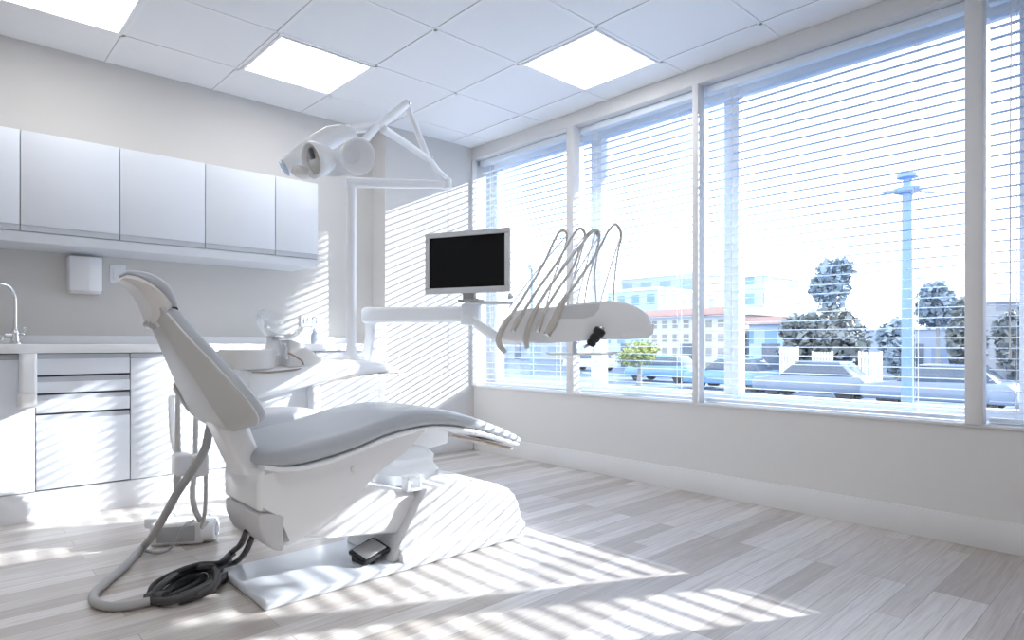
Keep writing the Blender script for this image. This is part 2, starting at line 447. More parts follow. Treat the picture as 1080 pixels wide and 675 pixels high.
# ================================================================ CABINETS
def wall_cabinet(x0, x1, label):
    y0, z0, z1 = 4.02, 1.487, 2.0
    t = thing('wall_cabinet', label, 'cabinet', ((x0 + x1) / 2, YB - .2, 1.487), 'wall cabinets in a row')
    boxpart('body', t, M['carcass'], x0, x1, y0 + .02, YB - .001, z0, z1)
    d = boxpart('door', t, M['cab'], x0 + .0025, x1 - .0025, y0, y0 + .018, z0 + .035, z1, r=.0015)
    boxpart('finger_pull', t, M['pull'], x0 + .0025, x1 - .0025, y0 + .003, y0 + .018, z0 + .004, z0 + .0345)
    return t
xs = [-.10, .335, .770, 1.213, 1.639, 1.932]
lbs = ['white wall cabinet cut off by the left edge of the view', 'white wall cabinet above the wall dispenser', 'white wall cabinet straight above the headrest of the chair',
       'white wall cabinet to the left of the surgery lamp, second from the end', 'narrow white wall cabinet at the end of the row by the lamp pole']
for i in range(5): wall_cabinet(xs[i], xs[i + 1], lbs[i])
bm = B(); prism(bm, [(4.03, 1.486), (YB, 1.486), (YB, 1.44), (4.06, 1.44)], (0, 0, 0), (0, 1, 0), (0, 0, 1), (1, 0, 0), -.10, 1.932)
tag(part('cabinet_light_rail', bm, M['cab']), 'long white panel fixed under the wall cabinets', 'panel')

YC = 4.06
def base_unit(x0, x1, label, kind):
    t = thing('base_cabinet', label, 'cabinet', ((x0 + x1) / 2, 4.25, 0), 'base cabinets under the worktop')
    boxpart('body', t, M['carcass'] if kind == 'open_end' else M['gap'], x0 + .001, x1 - .001, YC + .02, YB - .002, .15, .862)
    boxpart('plinth', t, M['carcass'], x0, x1, YC + .004, YB - .002, 0, .147)
    if kind == 'drawers':
        rows = [(.75, .868), (.655, .747), (.55, .652), (.152, .547)]
        for (a, b) in rows:
            top = b - (.03 if b > .6 else .03)
            d = boxpart('drawer', t, M['cab'], x0 + .003, x1 - .003, YC, YC + .02, a + .004, top, r=.0015)
            boxpart('finger_pull', d, M['pull'], x0 + .003, x1 - .003, YC + .006, YC + .02, top + .0005, b - .004)
    elif kind == 'open_end':
        boxpart('end_panel', t, M['cab'], x0 + .002, x1 - .002, YC, YC + .02, .152, .864, r=.0015)
    else:
        d = boxpart('door', t, M['cab'], x0 + .002, x1 - .002, YC, YC + .02, .152, .836, r=.0015)
        boxpart('finger_pull', d, M['pull'], x0 + .002, x1 - .002, YC + .006, YC + .02, .838, .864)
    return t
base_unit(-.22, .401, 'white base cabinet with plain door left of the drawer stack', 'door')
base_unit(.401, .829, 'white base cabinet with four drawers', 'drawers')
base_unit(.829, 1.38, 'white base cabinet with plain door right of the drawer stack, behind the chair back', 'door')
base_unit(1.38, 1.932, 'white base cabinet hidden mostly behind the spittoon unit', 'door')
base_unit(1.932, 2.42, 'white end cabinet below the end of the worktop by the corner pier', 'open_end')
t = thing('worktop', 'long white worktop with low upstand on the base cabinets', 'worktop', (1.1, 4.23, .868))
boxpart('slab', t, M['counter'], -.22, 2.44, YC - .022, YB, .868, .916, r=.004)
boxpart('upstand', t, M['counter'], -.22, 2.44, YB - .02, YB, .916, .965, r=.003)

# paper-cup dispenser on the left door
t = thing('tube_dispenser', 'white tube dispenser with round cap fixed on the left base cabinet', 'dispenser', (.36, 4.02, .60))
bm = B()
loft(bm, [sring((.366, 4.020, z), (1, 0, 0), (0, 1, 0), .036, .04, .04, 4.5, 32) for z in (.668, .672, .864, .868)]); part('tube', bm, M['plastic'], t)
bm = B()
loft(bm, [sring((.362, 4.014, z), (1, 0, 0), (0, 1, 0), a, a + .004, a + .004, 3.6, 32) for z, a in ((.592, .034), (.598, .040), (.66, .040), (.666, .037))]); part('cap', bm, M['plastic_warm'], t)

# tap
p = V((.335, 4.27, .9165))
t = thing('tap', 'chrome gooseneck tap on the worktop at the left edge', 'tap', p)
bm = B(); lathe(bm, [(.030, 0), (.030, .006), (.021, .012), (.020, .06), (.016, .075), (.011, .085)], p); part('base', bm, M['chrome'], t)
bm = B(); tube(bm, [p + V(q) for q in ((0, 0, .08), (0, 0, .2), (-.004, -.004, .26), (-.03, -.03, .305), (-.08, -.06, .315), (-.125, -.085, .295), (-.135, -.09, .25))], .0085, 12, 6); part('spout', bm, M['chrome'], t)
bm = B(); lathe(bm, [(.015, 0), (.016, .03), (.012, .034)], p + V((-.018, -.006, .045)), (-1, -.3, 0)); tube(bm, [p + V((-.045, -.014, .045)), p + V((-.06, -.02, .02))], .007, 8); part('handle', bm, M['chrome'], t)
bm = B(); lathe(bm, [(.014, 0), (.014, .022), (.010, .026)], p + V((.016, -.004, .05)), (1, -.3, .1)); tube(bm, [p + V((.03, -.01, .05)), p + V((.042, -.02, .09))], [.006, .008], 8); part('handle', bm, M['chrome'], t)

# wall dispenser, switch, socket
t = thing('wall_dispenser', 'white wall mounted dispenser box under the cabinets', 'dispenser', (.662, YB, 1.21))
bm = B(); prism(bm, [(.58, YB), (.745, YB), (.742, YB - .09), (.675, YB - .105), (.585, YB - .085)], (0, 0, 0), (1, 0, 0), (0, 1, 0), (0, 0, 1), 1.222, 1.42, r=.006); part('housing', bm, M['plastic'], t)
bm = B(); prism(bm, [(.585, YB), (.74, YB), (.735, YB - .088), (.672, YB - .1), (.59, YB - .08)], (0, 0, 0), (1, 0, 0), (0, 1, 0), (0, 0, 1), 1.208, 1.2215, r=.003); part('bottom_tray', bm, M['plastic_warm'], t)
t = thing('light_switch', 'white square switch plate on the wall right of the wall dispenser', 'switch', (.837, YB, 1.28))
boxpart('plate', t, M['plastic'], .795, .88, YB - .010, YB, 1.285, 1.395, r=.003)
boxpart('rocker', t, M['plastic'], .81, .865, YB - .015, YB - .0095, 1.305, 1.375, r=.002)
t = thing('wall_socket', 'white double socket plate on the wall beside the lamp pole', 'socket', (2.06, YB, 1.04))
boxpart('plate', t, M['plastic'], 1.99, 2.135, YB - .010, YB, 1.045, 1.13, r=.003)
for i, xx in enumerate((2.025, 2.095)):
    bm = B()
    box(bm, xx - .017, xx - .011, YB - .0125, YB - .0095, 1.065, 1.11); box(bm, xx + .011, xx + .017, YB - .0125, YB - .0095, 1.065, 1.11)
    if i == 0: box(bm, xx - .017, xx + .017, YB - .0125, YB - .0095, 1.062, 1.068)
    else: box(bm, xx - .017, xx + .017, YB - .0125, YB - .0095, 1.107, 1.113)
    part('socket_slot', bm, M['socketmark'], t)
p = V((2.03, 4.28, .9165))
t = thing('pump_bottle', 'blue grey pump bottle on the worktop under the socket', 'bottle', p)
bm = B(); lathe(bm, [(.026, 0), (.029, .004), (.029, .055), (.024, .075), (.012, .086), (.012, .092)], p); part('body', bm, M['bottle'], t)
bm = B(); lathe(bm, [(.015, .0925), (.015, .103), (.006, .106), (.005, .122)], p); tube(bm, [p + V((0, 0, .120)), p + V((-.018, -.01, .124)), p + V((-.034, -.02, .116))], .0055, 8); part('pump', bm, M['plastic'], t)

# ================================================================ DENTAL CHAIR
YCH = 2.375
ch = thing('dental_chair', 'white dental chair with grey upholstery reclined in the middle of the room', 'dental chair', (1.45, YCH, 0))
EX, EY, EZ = V((1, 0, 0)), V((0, 1, 0)), V((0, 0, 1))
# base plate
bm = B(); box(bm, .84, 2.08, 2.15, 2.60, 0, .034, r=.012, seg=3); part('base_plate', bm, M['baseplate'], ch)
# base housing: loft along X, near/far sides slope inward
bm = B()
def hous_ring(x, zt, wb, wt):
    z0 = .030
    return [V((x, YCH - wb, z0)), V((x, YCH - wb + .004, z0 + .035)), V((x, YCH - wb + .016, z0 + .04)), V((x, YCH - wt - .02, max(zt - .025, z0 + .05))), V((x, YCH - wt, max(zt, z0 + .055))),
            V((x, YCH + wt, max(zt, z0 + .055))), V((x, YCH + wt + .02, max(zt - .025, z0 + .05))), V((x, YCH + wb - .016, z0 + .04)), V((x, YCH + wb - .004, z0 + .035)), V((x, YCH + wb, z0))]
hz = [(1.40, .07), (1.46, .13), (1.54, .215), (1.63, .300), (1.68, .318), (1.76, .312), (1.86, .290), (1.95, .262), (2.02, .228), (2.06, .19)]
rings = [hous_ring(x, z, .222, .165 if x > 1.6 else .19 - .025 * (x - 1.40) / .2) for x, z in hz]
rings.append(hous_ring(2.085, .085, .218, .17)); 
loft(bm, rings); bmesh.ops.bevel(bm, geom=[e for e in bm.edges if e.calc_face_angle(0) > .5], offset=.008, segments=2, affect='EDGES')
hs = part('base_housing', bm, M['chairbody'], ch)
bm = B(); prism(bm, [(1.362, .036), (1.415, .036), (1.64, .306), (1.535, .306)], (0, 0, 0), EX, EZ, EY, YCH - .19, YCH + .19, r=.006); part('slanted_edge', bm, M['lowcap'], hs, 'grey slanted front edge')
# lift arm
bm = B(); prism(bm, [(.98, .20), (1.12, .175), (1.44, .125), (1.55, .275), (1.26, .36), (1.05, .33)], (0, 0, 0), EX, EZ, EY, YCH - .135, YCH + .135, r=.02, seg=3); part('lift_arm', bm, M['chairbody'], ch)
# bracket square and knob on top
bm = B(); c = atY(434, 509, 2.24)
for q in ((-.035, .035, .022, .033), (-.035, .035, -.033, -.022), (-.035, -.022, -.022, .022), (.022, .035, -.022, .022)):
    box(bm, c.x + q[0], c.x + q[1], 2.215, 2.265, c.z + q[2], c.z + q[3], r=.004)
part('square_bracket', bm, M['plastic'], ch)
# motor cover lumps behind
bm = B(); 
loft(bm, [sring((1.62, 2.47, z), EX, EY, a, a * .8, a * .8, 2.4, 28) for z, a in ((.29, .15), (.335, .152), (.36, .13), (.375, .125), (.40, .13), (.43, .10), (.45, .06), (.455, .02))])
part('motor_cover', bm, M['plastic'], ch)
# pedal
pd = B(); 
ctr = V((1.315, 2.285, .034))
mt = Matrix.Translation(ctr) @ Matrix.Rotation(math.radians(8), 4, 'Z') @ Matrix.Rotation(math.radians(12), 4, 'X') @ Matrix.Rotation(math.radians(-14), 4, 'Y')
box(pd, -.055, .075, -.06, .06, .03, .046, r=.012, seg=3, mtx=mt); box(pd, -.05, .0, -.045, .045, 0, .032, r=.004, mtx=mt)
pdl = part('foot_pedal', pd, M['rubber'], ch, 'black foot pedal')
pd = B(); box(pd, -.04, .06, -.045, .045, .0461, .052, r=.002, mtx=mt); part('pedal_pad', pd, M['greymat'], pdl)

# under body: side profile extruded, lower grey cap
body = [(.842, .478), (.832, .43), (.834, .33), (.925, .325), (.93, .188), (.985, .198), (1.06, .232), (1.14, .283), (1.23, .345), (1.32, .415), (1.43, .49), (1.60, .566), (1.53, .585), (1.40, .585), (1.30, .56), (1.19, .515), (1.0, .472)]
bm = B(); prism(bm, body, (0, 0, 0), EX, EZ, EY, YCH - .18, YCH + .165, r=.018, seg=3); ub = part('seat_body', bm, M['chairbody'], ch)
cap = [(.836, .327), (.839, .275), (.858, .225), (.885, .192), (.912, .178), (.930, .182), (.925, .30), (.924, .322)]
bm = B(); prism(bm, cap, (0, 0, 0), EX, EZ, EY, YCH - .181, YCH + .166, r=.014, seg=3); part('lower_cap', bm, M['lowcap'], ub, 'grey cap below the seat hinge')
bm = B(); lathe(bm, [(.014, 0), (.014, .004), (.010, .006)], (1.20, YCH - .179, .435), (0, -1, 0)); part('screw_cap', bm, M['plastic_warm'], ub)
# white rim shell below the seat cushion
ztop = [(.838, .515), (.85, .533), (.89, .555), (1.0, .585), (1.15, .606), (1.30, .640), (1.45, .655), (1.58, .646), (1.70, .620), (1.80, .588), (1.90, .552), (2.0, .514), (2.10, .472), (2.165, .440)]
zbot = [(.838, .494), (.86, .485), (.90, .478), (.97, .476), (1.07, .488), (1.18, .512), (1.30, .545), (1.45, .566), (1.54, .567), (1.65, .553), (1.80, .519), (2.0, .457), (2.10, .428), (2.165, .425)]
wid = [(.838, .09), (.846, .15), (.87, .20), (.91, .235), (.97, .25), (1.2, .262), (1.5, .258), (1.8, .24), (1.95, .222), (2.05, .195), (2.11, .16), (2.145, .11), (2.165, .04)]
bm = B(); rings = []
N = 56
for i in range(N + 1):
    x = .838 + (2.165 - .838) * (0.5 - 0.5 * math.cos(PI * i / N))
    zt, zb, w = cinterp(ztop, x), cinterp(zbot, x), interp(wid, x)
    rings.append(sring((x, YCH, (zt + zb) / 2), EY, EZ, w, (zt - zb) / 2, (zt - zb) / 2, 3.4, 40))
loft(bm, rings); sc_ = part('seat_cushion', bm, M['vinyl'], ch, 'grey upholstered seat and leg rest')
bm = B(); rings = []
for i in range(41):
    x = .86 + (2.13 - .86) * i / 40
    zb, w = cinterp(zbot, x), interp(wid, x) * .965
    k = .018 if x < 1.45 else .010
    rings.append(sring((x, YCH, zb + .002), EY, EZ, w, k, .012, 4, 32))
loft(bm, rings); part('seat_rim', bm, M['plastic'], ch)
bm = B(); box(bm, 1.90, 2.10, YCH - .12, YCH + .12, -.006, .006, r=.004, mtx=Matrix.Translation((0, 0, .0)))
bmesh.ops.transform(bm, matrix=Matrix.Translation((2.0, 0, .432)) @ Matrix.Rotation(math.radians(17), 4, 'Y') @ Matrix.Translation((-2.0, 0, 0)), verts=bm.verts)
part('leg_rest_slide', bm, M['brown'], ch, 'thin brown slide under the leg rest tip')
# bracket below the leg rest
bm = B(); prism(bm, [(1.53, .575), (1.83, .50), (1.825, .44), (1.70, .425), (1.50, .50)], (0, 0, 0), EX, EZ, EY, 2.42, 2.56, r=.01); part('leg_rest_bracket', bm, M['chairbody'], ch)
# arm rest pad on the far side
bm = B()
rings = []
for i in range(25):
    f = i / 24; x = .93 + .41 * f; s = max(.12, math.sin(PI * min(1, max(0, .04 + f * .92))) ** .35)
    rings.append(sring((x, 2.80, .57), EY, EZ, .085 * s, .05 * s, .062 * s, 2.8, 24))
loft(bm, rings); ar = part('arm_rest', bm, M['vinyl_light'], ch, 'pale arm rest pad on the far side')
bm = B(); tube(bm, [(1.12, 2.80, .53), (1.12, 2.78, .47), (1.12, 2.68, .43), (1.12, 2.54, .44)], .024, 12, 5); part('arm_rest_support', bm, M['chairbody'], ar)

# stalk carrying the back rest
bm = B()
st = [(.775, .665, .062, .085), (.80, .60, .056, .085), (.832, .52, .055, .085), (.858, .475, .060, .09), (.875, .452, .075, .105)]
loft(bm, [sring((x, YCH - .01, z), EX, EY, a, b, b, 3.6, 32) for x, z, a, b in st]); part('back_stalk', bm, M['chairbody'], ch)

# back rest: axis d, front normal n
bd = V((.56, 0, -.828)).normalized(); bn = V((.828, 0, .56)).normalized()
F0 = V((.597, YCH, 1.052))
bw = [(0, .075), (.015, .100), (.06, .118), (.12, .145), (.2, .196), (.28, .244), (.34, .272), (.39, .280), (.43, .262), (.455, .226), (.475, .17), (.487, .08)]
def br_c(s): return F0 + bd * s
bm = B(); rings = []
for i in range(45):
    s = .487 * (0.5 - 0.5 * math.cos(PI * i / 44)); w = cinterp(bw, s)
    th = .062 * min(1, math.sqrt(max(0.02, min(s + .004, .491 - s) / .035)))
    rings.append(sring(br_c(s) + bn * (-.026), EY, bn, w, th / 2, th / 2, 3, 36))
loft(bm, rings); part('back_cushion', bm, M['vinyl'], ch, 'grey back rest cushion')
bm = B(); rings = []
dep = [(0, .025), (.06, .036), (.15, .050), (.25, .064), (.34, .078), (.42, .080), (.46, .06), (.48, .03)]
for i in range(45):
    s = -.012 + .493 * (0.5 - 0.5 * math.cos(PI * i / 44)); w = cinterp(bw, max(0.012, s)) * .985; d = cinterp(dep, s)
    c = br_c(s) + bn * (-.040)
    half = [(1, .006), (1.0, -.006), (.985, -.14 * d), (.93, -.34 * d), (.60, -d), (.58, -d - .0005), (.3, -d - .003), (0, -d - .004)]
    ring = [c + EY * (-w * a) + bn * b for a, b in half] + [c + EY * (w * a) + bn * b for a, b in half[-2::-1]]
    rings.append(ring)
loft(bm, rings); bs = part('back_shell', bm, M['shell'], ch, 'grey plastic back rest shell', sharp=20)
bm = B(); rings = []
for i in range(45):
    s = -.006 + .494 * (0.5 - 0.5 * math.cos(PI * i / 44)); w = cinterp(bw, max(0.008, min(s, .482))) * 1.012
    rings.append(sring(br_c(s) + bn * (-.041), EY, bn, w, .005, .005, 3, 36))
loft(bm, rings); part('shell_rim', bm, M['plastic'], bs, 'pale rim between shell and cushion')
# hand grip on the far edge of the shell and its lever
bm = B()
loft(bm, [sring(br_c(s) + bn * (-.105 + k) + EY * .17, EY, bn, a, .014, .02, 3, 20) for s, k, a in ((.27, .01, .018), (.29, 0, .034), (.37, -.005, .036), (.41, 0, .03), (.42, .01, .02))])
part('back_handle', bm, M['greymat'], ch)
# head rest
hd = V((.76, 0, -.65)).normalized(); hn = V((.65, 0, .76)).normalized()
H0 = V((.480, YCH, 1.168))
bm = B(); rings = []
HL = .185
for i in range(33):
    f = 0.5 - 0.5 * math.cos(PI * i / 32); s = HL * f
    w = .128 * (max(.03, math.sin(PI * (.03 + .94 * f))) ** .3)
    th = .054 * (max(.03, math.sin(PI * (.03 + .94 * f))) ** .5)
    bow = .022 * (1 - (2 * f - 1) ** 2) - .004
    rings.append(sring(H0 + hd * s + hn * (bow - .02), EY, hn, w, th / 2, th / 2, 2.8, 32))
loft(bm, rings); hc = part('head_cushion', bm, M['vinyl'], ch, 'grey head rest cushion')
bm = B(); rings = []
for i in range(33):
    f = 0.5 - 0.5 * math.cos(PI * i / 32); s = .006 + (HL - .012) * f
    w = .118 * (max(.05, math.sin(PI * (.05 + .9 * f))) ** .3)
    d = .012 + .062 * f ** 1.3 * (1 if f < .9 else 1 - (f - .9) * 4)
    bow = .022 * (1 - (2 * f - 1) ** 2) - .004
    c = H0 + hd * s + hn * (bow - .036)
    half = [(1, .006), (1, -.006), (.97, -.22 * d), (.88, -.42 * d), (.62, -d), (.60, -d - .0005), (.3, -d - .003), (0, -d - .004)]
    rings.append([c + EY * (-w * a) + hn * b for a, b in half] + [c + EY * (w * a) + hn * b for a, b in half[-2::-1]])
loft(bm, rings); part('head_shell', bm, M['plastic_warm'], ch, 'white plastic head rest shell', sharp=20)
bm = B(); q = H0 + hd * .176 + hn * (-.030); lathe(bm, [(.010, -.088), (.013, -.085), (.013, .085), (.010, .088)], q, (0, 1, 0), 16); part('gap_shade_strip', bm, M['rubber'], ch, 'black strip standing in for shade in the gap between head and back rest')  # black strip put in for the shade of the dark gap
bm = B()
p0 = H0 + hd * .15 + hn * (-.075); p1 = br_c(.04) + bn * (-.062)
loft(bm, [sring(p, EY, hn, a, .016, .016, 3, 20) for p, a in ((p0, .045), (p0.lerp(p1, .35), .05), (p0.lerp(p1, .7), .06), (p1, .07))])
part('head_bracket', bm, M['chairbody'], ch)
bm = B(); q = p0.lerp(p1, .5) + hn * (-.02); lathe(bm, [(.014, -.03), (.016, -.028), (.016, .028), (.014, .03)], q, (0, 1, 0), 20); part('head_knob', bm, M['steel'], ch, 'small steel head rest knob')

# ================================================================ SPITTOON UNIT with pole (water unit)
YU = 3.0
su = thing('spittoon_unit', 'white wing shaped spittoon unit behind the dental chair', 'spittoon unit', (1.35, 3.05, 0))
zt = [(1.10, .800), (1.20, .806), (1.34, .812), (1.47, .828), (1.60, .838), (1.72, .834), (1.82, .818), (1.90, .797), (1.97, .768), (2.03, .742)]
zb = [(1.10, .640), (1.20, .660), (1.30, .678), (1.38, .694), (1.47, .712), (1.58, .732), (1.70, .746), (1.80, .752), (1.92, .748), (2.03, .734)]
wy = [(1.10, .15), (1.14, .17), (1.3, .18), (1.6, .18), (1.8, .155), (1.93, .11), (2.03, .05)]
bm = B(); rings = []
for i in range(40):
    x = 1.10 + .93 * i / 39; a, b = cinterp(zt, x), cinterp(zb, x)
    rings.append(sring((x, YU + .15, (a + b) / 2), EY, EZ, interp(wy, x), (a - b) / 2, (a - b) / 2, 4.5, 40))
loft(bm, rings); wing = part('wing_body', bm, M['plastic'], su)
bm = B(); tube(bm, [(1.10, 2.972, .784), (1.18, 2.968, .782), (1.30, 2.969, .790), (1.34, 2.974, .796)], [.003, .005, .005, .002], 8, 4); part('slit', bm, M['brown'], wing, 'brown finger slit')
bm = B(); tube(bm, [(x, YU + .15 - interp(wy, x) + .004, cinterp(zb, x) + .006) for x in (1.40, 1.47, 1.55, 1.63, 1.72, 1.80, 1.88, 1.95)], [.002, .0035, .0035, .0035, .002], 8, 4); part('lower_seam', bm, M['brown'], wing, 'thin brown seam along the lower edge')
bm = B(); loft(bm, [sring((1.32, 3.2, z), EX, EY, a, b, b, 4, 32) for z, a, b in ((0, .20, .17), (.02, .21, .18), (.10, .19, .16), (.45, .17, .14), (.70, .20, .16))]); part('column', bm, M['plastic'], su)
bm = B(); box(bm, 1.40, 1.46, 2.99, 3.05, .40, .71, r=.02, seg=3); part('support_post', bm, M['plastic'], su)
# basin drum
bm = B(); lathe(bm, [(.105, .795), (.122, .80), (.128, .82), (.132, .875), (.130, .887), (.122, .890), (.117, .884), (.08, .868), (.02, .864)], (1.13, 3.10, 0), n=40); bs_ = part('basin', bm, M['plastic_warm'], su)
bm = B(); lathe(bm, [(.038, .862), (.034, .90), (.029, .94), (.032, .955)], (1.235, 3.06, 0)); part('basin_neck', bm, M['plastic'], bs_)
bm = B(); ax = V((.25, -.45, .9)); c = V((1.235, 3.06, .955))
lathe(bm, [(.02, 0), (.05, .008), (.085, .03), (.105, .062), (.112, .088), (.116, .088), (.109, .06), (.088, .026), (.052, .003), (.02, -.006)], c, ax, 40, caps=False); part('glass_bowl', bm, M['clear'], bs_, 'clear glass spittoon bowl')
# cup filler wedge
fil = [(1.28, .80), (1.285, .93), (1.30, .937), (1.34, .925), (1.42, .875), (1.48, .82), (1.48, .80)]
bm = B(); prism(bm, fil, (0, 0, 0), EX, EZ, EY, 2.99, 3.17, r=.014, seg=3); cf = part('cup_filler', bm, M['plastic_warm'], su)
bm = B(); lathe(bm, [(.006, 0), (.008, .004), (.008, .06), (.006, .064)], (1.268, 2.985, .84)); lathe(bm, [(.006, 0), (.009, .003), (.009, .012), (.005, .015)], (1.262, 2.985, .912), (-.7, -.7, 0)); part('valve', bm, M['bezel'], cf)
bm = B(); tube(bm, [(1.275, 2.975, .875), (1.30, 2.965, .86), (1.34, 2.97, .835), (1.355, 2.98, .815)], .0045, 8, 5); part('thin_pipe', bm, M['brown'], cf)
# assistant side: small block of holders on an arm, left of the chair back
bm = B(); box(bm, .90, 1.14, 3.10, 3.15, .655, .70, r=.012, seg=3); aa = part('assistant_arm', bm, M['plastic'], su)

def P27(x, y, Y=2.75): return atY(x, y, Y)
c = P27(192, 490); 
ah = thing('hose_holder', 'pale hose holder block hanging behind the chair back', 'holder', (c.x, 2.76, c.z - .05))
bm = B(); box(bm, c.x - .030, c.x + .035, 2.73, 2.80, c.z - .045, c.z + .045, r=.014, seg=3); part('block', bm, M['plastic'], ah)
c2 = P27(211, 490)
bm = B(); box(bm, c2.x - .030, c2.x + .028, 2.72, 2.78, c2.z - .045, c2.z + .045, r=.012, seg=3); part('second_block', bm, M['plastic_warm'], ah)
bm = B(); tube(bm, [(c.x, 2.77, c.z), (c.x + .02, 2.95, c.z + .08), (c.x + .05, 3.1, .66), (c.x + .06, 3.12, .68)], .013, 10, 6); part('holder_arm', bm, M['plastic'], ah)
bm = B(); box(bm, c.x - .02, c2.x + .02, 2.745, 2.785, c.z - .01, c.z + .012, r=.004); part('crossbar', bm, M['plastic'], ah)
def hose(name, pts, r, m, label, grp=None, cat='hose', n=10, sm=8):
    bm = B(); tube(bm, pts, r, n, sm); o = part(name, bm, m); return tag(o, label, cat, grp)
hose('suction_hose', [P27(188, 412, 2.80), P27(187.5, 440, 2.80), P27(187.5, 478, 2.79), P27(187, 505, 2.79), P27(188, 518, 2.79)], [.010, .010, .012, .016, .013], M['palehose'], 'pale suction hose hanging at the far left of the hose holder', 'hoses at the holder')
hose('suction_hose', [P27(207, 425, 2.9), P27(206, 470, 2.9), P27(205, 500, 2.9), P27(203, 518, 2.9), P27(205, 535, 2.9), P27(211, 549, 2.95)], [.010, .010, .011, .012, .011], M['palehose'], 'pale suction hose behind the holder that curves down to the foot control box', 'hoses at the holder')
hose('suction_hose', [P27(217, 495, 2.78), P27(217, 520, 2.80), P27(216, 540, 2.9), P27(213, 556, 3.0), (.92, 3.02, .115)], [.008, .008, .008], M['palehose'], 'thin pale hose dropping from the second holder block to the foot control box', 'hoses at the holder')
# big grey hose
def fl(x, y, z): return atD(x, y, (z - EYE) / ((362 - y) / FPX))
g = [P27(224, 440, 2.56), P27(221, 452, 2.60), P27(216, 474, 2.63), P27(203, 496, 2.66), P27(188, 518, 2.72), P27(173, 545, 2.83), P27(161, 565, 3.0), fl(150, 578, .020), fl(131, 598, .016), fl(110, 616, .016), fl(99, 627, .016), fl(101, 636, .016), fl(119, 640, .016), fl(140, 638, .016), fl(158, 634, .018)]
bh = hose('drain_hose', g, [.016, .016, .015], M['hose'], 'thick grey hose looping from the chair back down across the floor', cat='hose', n=12, sm=6)

# bundle of dark cables on the floor
cb = thing('cable_bundle', 'bundle of dark grey cables coiled on the floor beside the base plate', 'cable', (.69, 2.56, 0))
def fl(x, y, z): 
    d = (z - EYE) / ((362 - y) / FPX); return atD(x, y, d)
loop1 = [fl(*q) for q in ((165, 633, .014), (180, 620, .016), (200, 606, .02), (214, 600, .022), (222, 602, .022), (223, 612, .02), (212, 620, .018), (190, 629, .014), (168, 636, .013))]
bm = B(); tube(bm, loop1, .013, 10, 8); part('coil', bm, M['cable'], cb)
loop2 = [fl(*q) for q in ((162, 622, .018), (178, 612, .034), (198, 601, .040), (216, 596, .042), (228, 604, .036), (227, 617, .03), (212, 627, .02), (188, 634, .012))]
bm = B(); tube(bm, loop2, .014, 10, 8); part('coil', bm, M['cable'], cb)
loop3 = [fl(*q) for q in ((160, 629, .03), (172, 616, .05), (196, 600, .056), (220, 598, .05), (232, 598, .03), (242, 590, .03))]
bm = B(); tube(bm, loop3, .013, 10, 8); part('coil', bm, M['cable'], cb)
loop4 = [fl(*q) for q in ((158, 634, .012), (185, 633, .025), (212, 622, .03), (232, 612, .02), (240, 606, .02))]
bm = B(); tube(bm, loop4, .014, 10, 8); part('coil', bm, M['cable'], cb)
loop5 = [fl(*q) for q in ((163, 630, .012), (180, 622, .010), (200, 612, .012), (215, 608, .012), (206, 617, .010), (186, 627, .010), (170, 632, .012))]
bm = B(); tube(bm, loop5, .014, 10, 8); part('coil', bm, M['rubber'], cb)
loop6 = [fl(*q) for q in ((158, 626, .03), (164, 616, .045), (186, 604, .06), (210, 596, .06), (232, 594, .05), (246, 584, .06))]
bm = B(); tube(bm, loop6, .012, 10, 8); part('coil', bm, M['rubber'], cb)
bm = B(); tube(bm, [fl(154, 633, .018), fl(163, 630, .02), fl(174, 630, .022)], [.022, .026, .020], 12, 4); part('tape_wrap', bm, M['cable'], cb)
for pts in (((222, 602, .04), (232, 594, .045), (245, 582, .07), (254, 574, .11), (262, 563, .17)), ((228, 604, .03), (240, 596, .03), (250, 592, .035), (259, 582, .07), (268, 570, .14))):
    q = [fl(*k) for k in pts[:-2]]
    e = atY(pts[-2][0], pts[-2][1], 2.40); f = atY(pts[-1][0] - 2, pts[-1][1] - 3, 2.36)
    bm = B(); tube(bm, q + [e, f], .011, 10, 6); part('riser_cable', bm, M['cable'], cb)

# foot control box
fx = V((.196, -.12, 0)).normalized(); fy = V((.12, .196, 0)).normalized(); fo = V((.745, 3.17, 0))
fc = thing('foot_control', 'white foot control box with round end lying on the floor behind the hoses', 'foot control', fo + fx * .12 + fy * .08)
mt = Matrix(((fx.x, fy.x, 0, fo.x), (fx.y, fy.y, 0, fo.y), (0, 0, 1, 0), (0, 0, 0, 1)))
bm = B(); box(bm, -.03, .20, 0, .16, .0, .105, r=.018, seg=3, mtx=mt); part('housing', bm, M['plastic_warm'], fc)
bm = B(); box(bm, .005, .165, -.004, .01, .018, .088, r=.003, mtx=mt); part('front_panel', bm, M['greymat'], fc, 'mid grey front panel')
bm = B(); lathe(bm, [(.03, 0), (.05, .004), (.054, .012), (.054, .055), (.05, .06)], mt @ V((.185, .05, .056)), fx, 32); part('round_end', bm, M['plastic'], fc)
bm = B(); lathe(bm, [(.028, 0), (.030, .003), (.024, .006), (.01, .007)], mt @ V((.2448, .05, .056)), fx, 24); part('end_button', bm, M['bezel'], fc)
bm = B(); box(bm, -.06, .04, .03, .15, .075, .125, r=.012, mtx=mt); part('rear_cover', bm, M['plastic'], fc)
hose('control_cable', [fl(204, 549, .112), fl(194, 556, .112), fl(186, 571, .05), fl(178, 579, .010), fl(165, 583, .010), fl(153, 581, .012)], .007, M['hose'], 'thin grey cable running from the foot control to the thick grey hose', cat='cable', sm=6)

